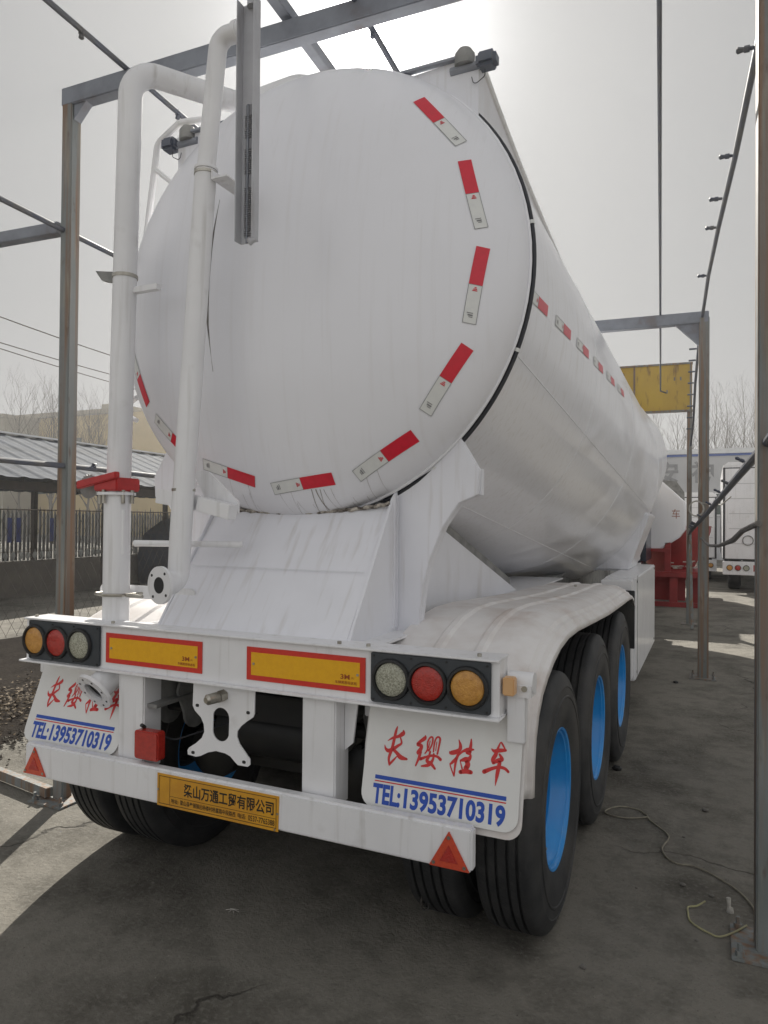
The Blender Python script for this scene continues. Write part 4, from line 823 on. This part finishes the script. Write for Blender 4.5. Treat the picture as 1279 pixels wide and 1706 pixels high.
m_ = MB(); m_.tube(smooth_pts([(x, y, .007) for x, y in c1]), .0048, 6); tag(m_.build('cable', cable), 'thin pale cable snaking from a loop by the second wheel to the near post', 'cable')
c2 = [(1.735,1.30,.03),(1.70,1.275,.012),(1.664,1.255,.008),(1.666,1.20,.006),(1.675,1.14,.006),(1.714,1.098,.006),(1.75,1.075,.006),(1.791,1.061,.006),(1.847,1.10,.018),(1.90,1.18,.02)]
m_ = MB(); m_.tube(smooth_pts(c2, 4), .0042, 6); tag(m_.build('wire_offcut', mat('yellowish_wire', (.40,.38,.20), (.28,.26,.16), .6, scale=20)), 'short bent yellowish wire by the near right post foot', 'wire')
random.seed(12); st = mat('stone_grey', (.19,.18,.16), (.11,.10,.09), .9, scale=20, bump=.4)
def stone(name, x, y, s, label, cat, m=st):
    bm = bmesh.new(); bmesh.ops.create_icosphere(bm, subdivisions=2, radius=s)
    for v in bm.verts: v.co = Vector((v.co.x*1.1, v.co.y*.85, v.co.z*.65))*(1+.35*noise.noise(v.co/s*1.3+Vector((x*9, y*7, 0))))
    me = bpy.data.meshes.new(name); bm.to_mesh(me); bm.free(); me.materials.append(m); o = bpy.data.objects.new(name, me); COL.objects.link(o); o.location = (x, y, s*.5); tag(o, label, cat, 'loose stones on the concrete'); return o
for x, y, s, lb in ((1.636,1.468,.013,'rounded stone left of the bent wire'),(1.761,1.417,.012,'stone between the cable and the bent wire'),(1.149,3.02,.03,'dark crumpled lump at the foot of the second wheel'),(1.728,2.499,.018,'small stone far up the concrete near the middle post'),(1.432,1.345,.006,'tiny pale stone right of the nearest wheel'),(1.703,.995,.007,'tiny chip in front of the bent wire'),(-.691,.378,.008,'small pale chip at the left under the bumper'),(1.403,6.20,.025,'dark stone beside the storage box'),(1.30,.60,.013,'dark pebble at the foot of the nearest tyre'),(1.62,2.05,.008,'small chip beside the pale cable')):
    stone('stone', x, y, s, lb, 'stone', st if s < .02 else blackp)
b1 = tag(empty('pipe_stub', (1.838,1.305,0)), 'small pale plastic stub standing by the near right post', 'pipe stub')
m_ = MB(); m_.tube([(0,0,.0),(0,0,.018),(-.004,.006,.020),(-.006,.01,.060)], [.016,.014,.009,.010], 8); m_.build('stub', wr, b1)
m_ = MB()
random.seed(2)
for k in range(7):
    a = k*.9; m_.tube([(-.198,.343,.01), (-.198+.03*math.cos(a)*random.uniform(.6,1.2), .343+.02*math.sin(a), .004)], .0018, 4)
tag(m_.build('twisted_scrap', wr), 'small pale twisted scrap on the shaded concrete', 'scrap')
chain = MB(); 
for k in range(14):
    t = k/13; q = Vector((.36+.04*t, .42-.03*t, .42-.26*t)); a = k % 2
    chain.tube([q+Vector((.018*math.cos(u)*(1 if a else .4), .018*math.cos(u)*(.4 if a else 1), .026*math.sin(u))) for u in [2*math.pi*i/8 for i in range(8)]], .005, 5, closed=True)
ch = tag(chain.build('chain', hubs), 'short chain hanging behind the bumper by the right tyres', 'chain')
ch.location = (.27, .10, .0)

# ================================================================ BACKGROUND RIGHT
wallm = mat('warehouse_wall', (.52,.52,.53), (.46,.46,.47), .6, scale=.3)
wh = tag(empty('warehouse', (6, 36, 0)), 'long pale grey warehouse with a blue stripe and big characters', 'building')
def W(mb, name, m, par=wh, **k): return mb.build(name, m, par, **k)
bx0, bx1 = -14, 30
m_ = MB(); m_.box(bx0, bx1, 0, 14, 0, 5.05); wb = W(m_, 'wall', wallm, smooth=0)
m_ = MB(); m_.box(bx0-.1, bx1+.1, -.1, 14.1, 5.17, 5.40); W(m_, 'roof_edge', mat('roof_cap_white', (.72,.73,.74), None, .5), smooth=0)
m_ = MB(); m_.box(bx0-.05, bx1+.05, -.05, 14.05, 5.052, 5.168); W(m_, 'blue_stripe', mat('blue_stripe_paint', (.04,.10,.36), None, .5), smooth=0)
m_ = MB()
for i in range(90): x = bx0+.4+i*.48; m_.box(x, x+.03, -.012, .0, 3.3, 5.05)
m_.build('cladding_rib', wallm, wb, smooth=0)
glassd = mat('dark_green_glass', (.03,.06,.05), (.02,.04,.035), .15, scale=1)
for i in range(14):
    x = bx0+.6+i*3.1; m_ = MB(); m_.box(x, x+2.4, -.03, -.005, 2.2, 3.2); wn = W(m_, 'window', glassd, smooth=0)
    m_ = MB()
    for xx in (x, x+.8, x+1.6, x+2.34): m_.box(xx, xx+.06, -.06, -.031, 2.2, 3.2)
    m_.box(x, x+2.4, -.06, -.031, 3.2, 3.26); m_.box(x, x+2.4, -.06, -.031, 2.14, 2.2); m_.build('frame', white, wn, smooth=0)
Fw = face_back(0, -.03, 0); gsl = mat('grey_sign_lettering', (.27,.27,.28), None, .6)
for ch_, xa in (('安', -6.75), ('神', -5.15), ('车', -3.4)): m_ = MB(); lettering(m_, ch_, xa, xa+1, 3.75, 4.82, Fw, .03); W(m_, 'lettering', gsl, smooth=0)
# white box trucks
def box_truck(label, x, y, wdt, h, zb, ln, wheel_=True):
    o = tag(empty('box_truck', (x, y, 0)), label, 'truck', 'white box trucks parked beyond the frames')
    m_ = MB(); m_.box(0, wdt, 0, ln, zb+.50, h); bd = m_.build('box_body', white, o, bevel=.02)
    m_ = MB(); m_.prism([(0,h),(wdt,h),(wdt-.12,h+.09),(.12,h+.09)], ln, Matrix.Translation((0,ln,0)) @ XZ) ; m_.build('roof', white, o, smooth=0)
    sealm = hosem
    for s0, s1 in ((.06, wdt/2-.01), (wdt/2+.01, wdt-.06)):
        m_ = MB(); m_.box(s0, s1, -.035, -.005, zb+.53, h-.08); d_ = m_.build('rear_door', white, o, bevel=.006)
        m_ = MB()
        for z in [zb+.53+(h-.61-zb)*k/6 for k in range(1, 6)]: m_.box(s0+.08, s1-.04, -.040, -.0355, z-.008, z+.008)
        m_.build('door_rib', wallm, d_, smooth=0)
        m_ = MB(); m_.tube([((s0+s1)/2+.12*math.cos(a), -.05, zb+1.0+.12*math.sin(a)) for a in [2*math.pi*k/20 for k in range(20)]], .012, 6, closed=True); m_.cyl(((s0+s1)/2+.18,-.05,zb+.53),((s0+s1)/2+.18,-.05,zb+1.1),.014,6); m_.build('door_latch', hangw, d_)
    m_ = MB(); m_.box(.0,.05,-.012,-.004,zb+.5,h-.05); m_.box(wdt-.05,wdt,-.012,-.004,zb+.5,h-.05); m_.box(.05,wdt-.05,-.012,-.004,h-.079,h-.05); m_.box(.05,wdt-.05,-.012,-.004,zb+.5,zb+.529); m_.build('door_seal', sealm, bd, smooth=0)
    m_ = MB(); m_.box(0, wdt, -.06, .12, zb+.12, zb+.46); bp_ = m_.build('rear_bumper', white, o, bevel=.012)
    for k, m in enumerate((ambl, redl, clrl)):
        for sx in (.16+.19*k, wdt-.16-.19*k):
            m_ = MB(); m_.lathe([(.075,0),(.075,.012),(.06,.016),(0,.02)], 20, face_back(sx, -.061, zb+.30)); m_.build('lamp', m, bp_); m_ = MB(); m_.lathe([(.061,.006),(.075,.006),(.075,.022),(.061,.022)], 20, face_back(sx, -.061, zb+.30), close=True); m_.build('lamp_ring', blackp, bp_)
    for sx in (.75, wdt-.75): m_ = MB(); m_.box(sx-.05, sx+.05, -.07, -.061, zb+.22, zb+.38); m_.build('reflector', redl, bp_)
    m_ = MB(); m_.box(wdt*.3, wdt*.7, .2, ln, .55, zb+.5); m_.build('chassis', blackp, o)
    if wheel_:
        for sx in (.30, wdt-.30):
            m_ = MB(); m_.lathe([(.30,-.14),(.44,-.15),(.47,-.11),(.47,.11),(.44,.15),(.30,.14)], 32, Matrix.Translation((sx, 1.3, .47)) @ Matrix.Rotation(R(90),4,'Y'), close=True); w_ = m_.build('wheel', rubber, o)
            m_ = MB(); m_.lathe([(0,-.08),(.30,-.10),(.30,.10),(0,.08)], 24, Matrix.Translation((sx, 1.3, .47)) @ Matrix.Rotation(R(90),4,'Y')); m_.build('rim', hangw, w_)
        m_ = MB(); m_.bar((.4,1.3,.47),(wdt-.4,1.3,.47),.14); m_.build('axle', blackp, o)
    # cab ahead
    m_ = MB(); m_.box(.1, wdt-.1, ln+.25, ln+1.9, .7, h-.5); m_.build('cab', white, o, bevel=.08)
    m_ = MB(); m_.box(.2, wdt-.2, ln+1.88, ln+1.92, 1.6, 2.2); m_.build('windscreen', glassd, o)
    for sx in (.28, wdt-.28):
        m_ = MB(); m_.lathe([(0,-.14),(.44,-.15),(.47,-.11),(.47,.11),(.44,.15),(0,.14)], 24, Matrix.Translation((sx, ln+1.1, .47)) @ Matrix.Rotation(R(90),4,'Y')); m_.build('wheel', rubber, o)
    return o
box_truck('nearer white box truck, its tall rear doors beside the near right post', 2.02, 18.0, 2.2, 3.25, .34, 5.5)
box_truck('smaller white box truck half hidden behind the middle post', -.25, 21.5, 2.15, 2.62, .20, 4.2)
m_ = MB(); m_.tube(bend([(.0,0,0),(-.0,0,.14),(.35,0,.16)],.04), .025, 8); o = m_.build('exhaust_stub', hosem); bpy.data.objects.remove(o)
# white silo with red cradle
sv = tag(empty('silo_trailer', (.35, 14.0, 0)), 'white tank with red cone base standing beyond the trailer', 'tank')
m_ = MB(); oc = [(-.78,2.2),(-.62,2.63),(-.30,2.76),(.20,2.76),(.42,2.68),(.88,2.22),(.90,2.05),(.90,1.62),(.78,1.45),(.42,1.20),(.0,1.12),(-.45,1.18),(-.74,1.5)]
m_.prism(oc, 3.6, Matrix.Translation((0,3.6,0)) @ XZ); so = m_.build('tank_shell', headw, sv, bevel=.03)
m_ = MB(); lettering(m_, '车', .64, .80, 1.86, 2.06, face_back(0,-.004,0), .0); m_.build('lettering', mat('faded_brown_red', (.36,.15,.11), None, .6), so, smooth=0)
redc = mat('red_cradle_paint', (.30,.035,.035), (.22,.03,.03), .5, scale=3)
m_ = MB(); pr_ = [(.90,0),(.86,-.05),(.55,-.75),(.36,-1.0),(.30,-1.1)]
m_.lathe([(.86,1.70),(.84,1.55),(.62,1.0),(.40,.55),(.30,.42),(.0,.42)], 36, Matrix.Translation((.55,1.6,0))); m_.build('red_cone', redc, sv)
m_ = MB(); m_.box(-.4,1.3,-.1,.05,.62,.74); m_.box(.60,.76,-.06,.04,.02,.62); m_.box(1.02,1.16,.4,.5,.02,.62); m_.box(.2,.9,.3,.34,.10,.62); m_.box(-.4,1.3,-.12,.0,.0,.10); m_.box(.55,1.2,.0,3.2,.62,.72); m_.box(.5,.62,.0,.12,.72,1.35); m_.box(.1,.62,-.05,.10,1.15,1.22); m_.build('cradle', redc, sv, bevel=.005)
m_ = MB(); random.seed(4)
for k in range(26):
    x, y, z = random.uniform(.55,1.2), random.uniform(-.05,.4), random.uniform(.78,.95); m_.box(x, x+.09, y, y+.04, z, z+.02)
m_.build('rubble_on_frame', wr, sv)
m_ = MB(); m_.prism([(.40,2.70),(.88,2.24),(.88,2.42),(.72,2.66)], .06, Matrix.Translation((0,.3,0)) @ XZ); m_.build('top_bracket', hangw, sv)
# dark truck parked ahead, only a corner in view
tr = tag(empty('dark_truck_cab', (-1.2, 9.6, 0)), 'dark blue truck cab with a framed mirror, glimpsed beyond the tank', 'truck')
dkb = mat('dark_blue_truck_paint', (.018,.028,.05), (.03,.035,.05), .35, coat=.4, scale=3)
m_ = MB(); m_.box(0,1.78,3.0,4.6,.9,2.6); m_.build('cab', dkb, tr, bevel=.10)
m_ = MB(); m_.box(.12,1.66,2.985,2.999,1.6,2.35); m_.build('rear_window', glassd, tr, bevel=.0)
m_ = MB(); m_.box(.1,1.7,.8,4.8,.55,.88); m_.build('chassis', blackp, tr, bevel=.02)
m_ = MB(); m_.prism(rrect(1.55,1.84,1.17,1.48,.04), .05, face_back(0,.42,0)); mi_ = m_.build('mirror', dkb, tr, bevel=.006)
m_ = MB(); m_.tube(bend([(1.60,.40,1.50),(1.875,.40,1.50),(1.89,.40,1.15),(1.60,.45,1.13)],.04), .014, 8); m_.box(1.2,1.9,.3,.6,1.06,1.10); m_.build('mirror_frame', white, mi_)
m_ = MB()
for sx in (.25,1.55):
    for yy in (1.3,4.0): m_ = MB(); m_.lathe([(0,-.14),(.46,-.15),(.5,-.11),(.5,.11),(.46,.15),(0,.14)], 24, Matrix.Translation((sx,yy,.5)) @ Matrix.Rotation(R(90),4,'Y')); m_.build('wheel', rubber, tr)

# ================================================================ BARE TREES
bark = mat('bare_bark', (.13,.115,.10), (.09,.08,.07), .9, scale=3)
def bare_tree(x, y, h, label, seed, spread=.34, trunk=.12, group='bare trees beyond the yard', lean=0, depth=4, nb=7):
    rnd = random.Random(seed); o = tag(empty('bare_tree', (x, y, 0)), label, 'tree', group)
    tm, br = MB(), MB(); n = 10; sp = [Vector((lean*h*(i/n)**1.5+.05*h*.12*math.sin(i*1.7+seed), .05*math.sin(i*1.1+seed*2), h*.93*i/n)) for i in range(n+1)]
    tm.tube(sp, [trunk*(1-.88*i/n) for i in range(n+1)], 6)
    def grow(p, d, L_, r, dep):
        pts = [p]; q = p; dd = d
        for k in range(4):
            dd = (dd+Vector((rnd.uniform(-.16,.16), rnd.uniform(-.16,.16), rnd.uniform(.02,.14)))).normalized(); q = q+dd*L_/4; pts.append(q)
        br.tube(pts, [r, r*.8, r*.62, r*.45, r*.28], 3, caps=False)
        if dep > 0:
            for k in range(rnd.randint(3, 5)):
                i = rnd.randint(1, 3); a = rnd.uniform(0, 6.3); s_ = Vector((math.cos(a), math.sin(a), rnd.uniform(.3,1.1))).normalized(); grow(pts[i].lerp(pts[i+1], rnd.random()), (dd*.7+s_*.75).normalized(), L_*rnd.uniform(.42,.68), r*.5, dep-1)
    for i in range(2, n):
        for k in range(rnd.randint(2, 4) if nb > 5 else 2):
            a = rnd.uniform(0, 6.3); up = rnd.uniform(1.1, 2.2); t = i/n
            grow(sp[i].lerp(sp[i+1], rnd.random()), Vector((math.cos(a), math.sin(a), up)).normalized(), h*spread*(1.15-t*.75)*rnd.uniform(.7,1.1), trunk*.42*(1.1-t), depth-2)
    tm.build('trunk', bark, o); br.build('branches', bark, o, smooth=0); return o
for x, y, h, s_, lb in ((-3.3,54,9.8,1,'bare tree showing just right of the tank edge'),(-2.0,52,10.2,2,'bare poplar left of the thin far post'),(-.5,54,10.4,3,'bare poplar between the yellow panel and the warehouse'),(.6,52,9.4,4,'bare poplar behind the thin far post'),(2.0,52,11.3,5,'bare poplar right of the middle post'),(2.75,56,11.6,6,'second bare poplar right of the middle post'),(3.75,52,11.6,7,'bare poplar left of the near right post'),(4.6,56,11.2,8,'bare poplar partly behind the near right post')):
    bare_tree(x, y, h, lb, s_, .30, .085, depth=4)
for x, y, h, s_, lb in ((-43,33,11.4,11,'bare tree at the far left over the shed roof'),(-40.5,33.5,10.6,12,'second bare tree from the left over the shed roof'),(-38.5,32,10.8,13,'bare tree before the darker end of the tan building'),(-36.3,33,10.0,14,'bare tree just left of the rusty near post'),(-34.4,32,8.8,15,'bare tree hidden partly by the rusty near post'),(-31.0,40,7.6,16,'bare shrub right of the tan building'),(-28.6,38,7.2,17,'low bare tree between the two white pipes'),(-26.6,37,6.9,18,'low bare tree against the tank edge')):
    bare_tree(x, y, h, lb, s_, .36, .10, depth=4)

# ================================================================ BACKGROUND LEFT
tan = mat('tan_render', (.44,.33,.15), (.38,.285,.13), .8, scale=.4); grey_b = mat('grey_render_and_shade', (.27,.24,.18), (.22,.20,.15), .8, scale=.4)
tb = tag(empty('tan_building', (-70, 50, 0)), 'tan two storey building behind the shed', 'building')
m_ = MB(); m_.box(4,25.2,0,10,0,12.0); m_.build('wall', tan, tb, smooth=0)
m_ = MB(); m_.box(3.7,21.3,-.3,10,12.0,12.5); m_.box(16.5,17.9,.5,3,12.5,13.1); m_.build('parapet', grey_b, tb, smooth=0)
for z in (4.2, 8.1):
    for x in (8, 13, 19.6): m_ = MB(); m_.box(x, x+1.4, -.06, -.01, z, z+1.7); m_.build('window', glassd, tb, smooth=0)
tc_ = tag(empty('shaded_building_end', (-84, 46, 0)), 'tan building end behind the bare trees, shade painted in as grey-brown', 'building')  # shaded end of the tan building, shade put into a darker wall colour
m_ = MB(); m_.box(0,22.3,0,9,0,11.6); m_.build('wall', grey_b, tc_, smooth=0); m_ = MB(); m_.box(-.3,22.5,-.3,9,11.6,11.95); m_.build('parapet', grey_b, tc_, smooth=0)
m_ = MB()
for z in (4, 7.6): m_.box(10,11.5,-.05,-.01,z,z+1.6)
m_.build('window', glassd, tc_, smooth=0)
# shed
YM_ = Matrix(((GX.x, GY.x, 0, 0), (GX.y, GY.y, 0, 0), (0, 0, 1, 0), (0, 0, 0, 1)))
roofm = mat('sheet_roof', (.10,.112,.135), (.065,.072,.085), .85, spec=.12, scale=2, vec=(1,.3,1), streak=[((.20,.21,.22), 8, (.5,3,1), .55, .7, .6), ((.12,.09,.07), 5, (1,1,1), .6, .8, .5)])
shed = tag(empty('open_shed', (0,0,0)), 'open shed with a corrugated roof on dark posts', 'shed'); shed.matrix_world = YM_
UE, ZE, UR, ZR, UF = -10.3, 2.56, -13.6, 3.82, -17.2
m_ = MB(); NS = 420; s0, s1 = -6, 34; rows = []
for (u_, z_) in ((UE, ZE), (UR, ZR), (UF, ZE)):
    rows.append([(u_, s0+(s1-s0)*i/NS, z_+(.022 if i % 6 in (0,1) else 0)) for i in range(NS+1)])
v = [q for r_ in rows for q in r_]; n = NS+1
m_.add(v, [(a*n+i, a*n+i+1, (a+1)*n+i+1, (a+1)*n+i) for a in range(2) for i in range(NS)])
rf = m_.build('corrugated_roof', roofm, shed, smooth=0)
m_ = MB(); m_.box(UR-.12, UR+.12, s0, s1, ZR+.02, ZR+.06); m_.build('ridge_cap', white, rf, smooth=0)
dks = mat('dark_brown_steel', (.06,.045,.035), (.035,.028,.024), .7, scale=5)
for s in [-4.5+3.15*k for k in range(12)]:
    for u_ in (-10.9, -16.6): m_ = MB(); m_.box(u_-.07, u_+.07, s-.07, s+.07, 0, 2.56+(.15 if u_ > -12 else 0)); m_.build('post', dks, shed, bevel=.0)
    m_ = MB(); m_.bar((-10.9,s,2.62),(-16.6,s,2.62),.06,.10); m_.bar((-13.6,s,3.75),(-13.6,s,2.6),.05); m_.bar((-10.9,s,2.66),(-13.6,s,3.72),.05,.08); m_.bar((-16.6,s,2.66),(-13.6,s,3.72),.05,.08); m_.build('truss', dks, shed, smooth=0)
m_ = MB(); m_.box(-10.95,-10.85,s0,s1,2.34,2.52); m_.build('eave_beam', dks, shed, smooth=0)
def yard_thing(name, label, cat, kind=None, group=None):
    o = tag(empty(name), label, cat, group, kind); o.matrix_world = YM_; return o
lw = yard_thing('low_wall', 'low grey-brown wall along the shed', 'wall'); m_ = MB(); m_.box(-11.9,-11.7,-6,34,0,.78); m_.build('wall_body', mat('grey_brown_block', (.13,.115,.095), (.09,.08,.07), .9, scale=2, bump=.3), lw, smooth=0)
pf = yard_thing('picket_fence', 'pale picket fence with spear tips behind the shed', 'fence')
m_ = MB()
for i in range(170):
    s = -3+i*.16; dz = .05*math.sin(i*2.3)+(.12 if i % 9 == 0 else 0); m_.box(-18.0,-17.96,s,s+.085,.35,1.92+dz); m_.add([(-17.98,s+.0,1.92+dz),(-17.98,s+.085,1.92+dz),(-17.98,s+.0425,2.1+dz)], [(0,1,2)])
pk = m_.build('pickets', mat('pale_picket', (.20,.20,.20), (.09,.095,.105), .7, scale=1.2, lo=.45, hi=.6), pf, smooth=0)
bsm = mat('blue_sheet', (.06,.09,.34), None, .7)
for i in range(22):
    if i % 5 in (0,1): s = 9.5+i*.34; m_ = MB(); m_.box(-17.94,-17.93,s,s+.16,.95,1.75); m_.build('blue_sheet', bsm, pf, smooth=0)
orn = yard_thing('ornamental_fence', 'white ball-topped ornamental fence on the low wall', 'fence')
m_ = MB()
for i in range(150):
    s = -3+i*.22; m_.lathe([(0,.0),(.018,.0),(.018,.10),(.05,.15),(.06,.20),(.04,.26),(.015,.29),(0,.36)], 7, Matrix.Translation((-13.2,s,.62)))
m_.box(-13.22,-13.18,-3,30,.62,.66); m_.build('balusters', mat('off_white_plastic', (.62,.62,.58), (.5,.5,.47), .5, scale=5), orn)
# chain-link fence
cl = yard_thing('chain_link_fence', 'rusty chain-link fence before the shed', 'fence')
wire = mat('fence_wire', (.07,.065,.06), (.11,.09,.07), .9, scale=10, spec=.05)
m_ = MB(); D = .19; u_ = -7.3
def wseg(a, b, r=.0028): m_.tube([a, b], r, 3, caps=False)
z0, z1 = .0, 1.88
for i in range(int(-4/D), int(14/D)):
    s = i*D; H = z1-z0; w_ = H
    wseg((u_, s, z0), (u_, s+w_*.62, z1)); wseg((u_+.004, s, z1), (u_+.004, s+w_*.62, z0))
m_.build('mesh', wire, cl, smooth=0)
m_ = MB(); m_.tube([(u_,-4,1.88),(u_,15,1.88)], .010, 6); m_.tube([(u_,-4,1.25),(u_,15,1.25)], .004, 5); m_.build('top_rail', wire, cl)
for s in (-2.5,.9,4.3,7.7,11.1,14.5): m_ = MB(); m_.tube([(u_-.03,s,0),(u_-.03,s,1.95)], .02, 8); m_.build('fence_post', dks, cl)
# objects under the shed
cv = yard_thing('covered_machine', 'dark covered machine parked under the shed', 'machine'); m_ = MB()
bm_pts = [(0,0),(2.6,0),(2.7,1.0),(2.3,1.62),(1.6,1.85),(.9,1.70),(.2,1.35),(-.05,.8)]
m_.prism([(13.2+x, z) for x, z in bm_pts], 1.6, Matrix(((0,0,1,-11.6+.0),(1,0,0,0),(0,1,0,0),(0,0,0,1)))); m_.build('cover', mat('dark_blue_tarp', (.018,.025,.045), (.012,.015,.025), .6, scale=3, bump=.5, bscale=4), cv, bevel=.06)
# overhead wires far away on the left
for k, (a, b_) in enumerate([[[-21.56, 15.21, 9.0], [-22.47, 21.16, 9.0]], [[-25.0, 17.81, 9.0], [-25.68, 24.29, 9.0]], [[-25.95, 18.53, 9.0], [-27.24, 25.81, 9.0]]]):
    a, b_ = Vector(a), Vector(b_); d = b_-a; p0, p1 = a-d*1.2, a+d*2.2; m_ = MB()
    m_.tube([p0.lerp(p1, i/12)-Vector((0,0,.25*4*(i/12)*(1-i/12)-.21)) for i in range(13)], .022, 5)
    tag(m_.build('overhead_wire', wire, smooth=60), ('uppermost overhead wire over the bare trees', 'middle overhead wire over the bare trees', 'lowest overhead wire over the bare trees')[k], 'wire', 'overhead wires at the far left')
# ================================================================ AIR
hz = MB(); hz.box(-110, 70, -25, 110, -1.2, 15); hv = hz.build('haze', white, smooth=0); hm_ = bpy.data.materials.new('haze_air'); hm_.use_nodes = True
hn = hm_.node_tree; hn.nodes.clear(); pv = hn.nodes.new('ShaderNodeVolumePrincipled'); oo = hn.nodes.new('ShaderNodeOutputMaterial'); hn.links.new(pv.outputs[0], oo.inputs['Volume'])
pv.inputs['Color'].default_value = (.93,.94,.96,1); pv.inputs['Density'].default_value = .0018; pv.inputs['Anisotropy'].default_value = .60
hv.data.materials.clear(); hv.data.materials.append(hm_); tag(hv, 'thin pale haze over the whole yard', 'haze', kind='stuff')
# ---------------------------------------------------------------- surroundings shrunk evenly about the point below the camera, matching its lowered height
KS = .9688
for o in list(COL.objects):
    if o.parent is None and o is not T and o is not hv and o.type in ('MESH', 'EMPTY'):
        m0 = o.matrix_basis.copy(); o.matrix_basis = Matrix.Translation((.0548, -.0724, 0)) @ Matrix.Scale(KS, 4) @ m0
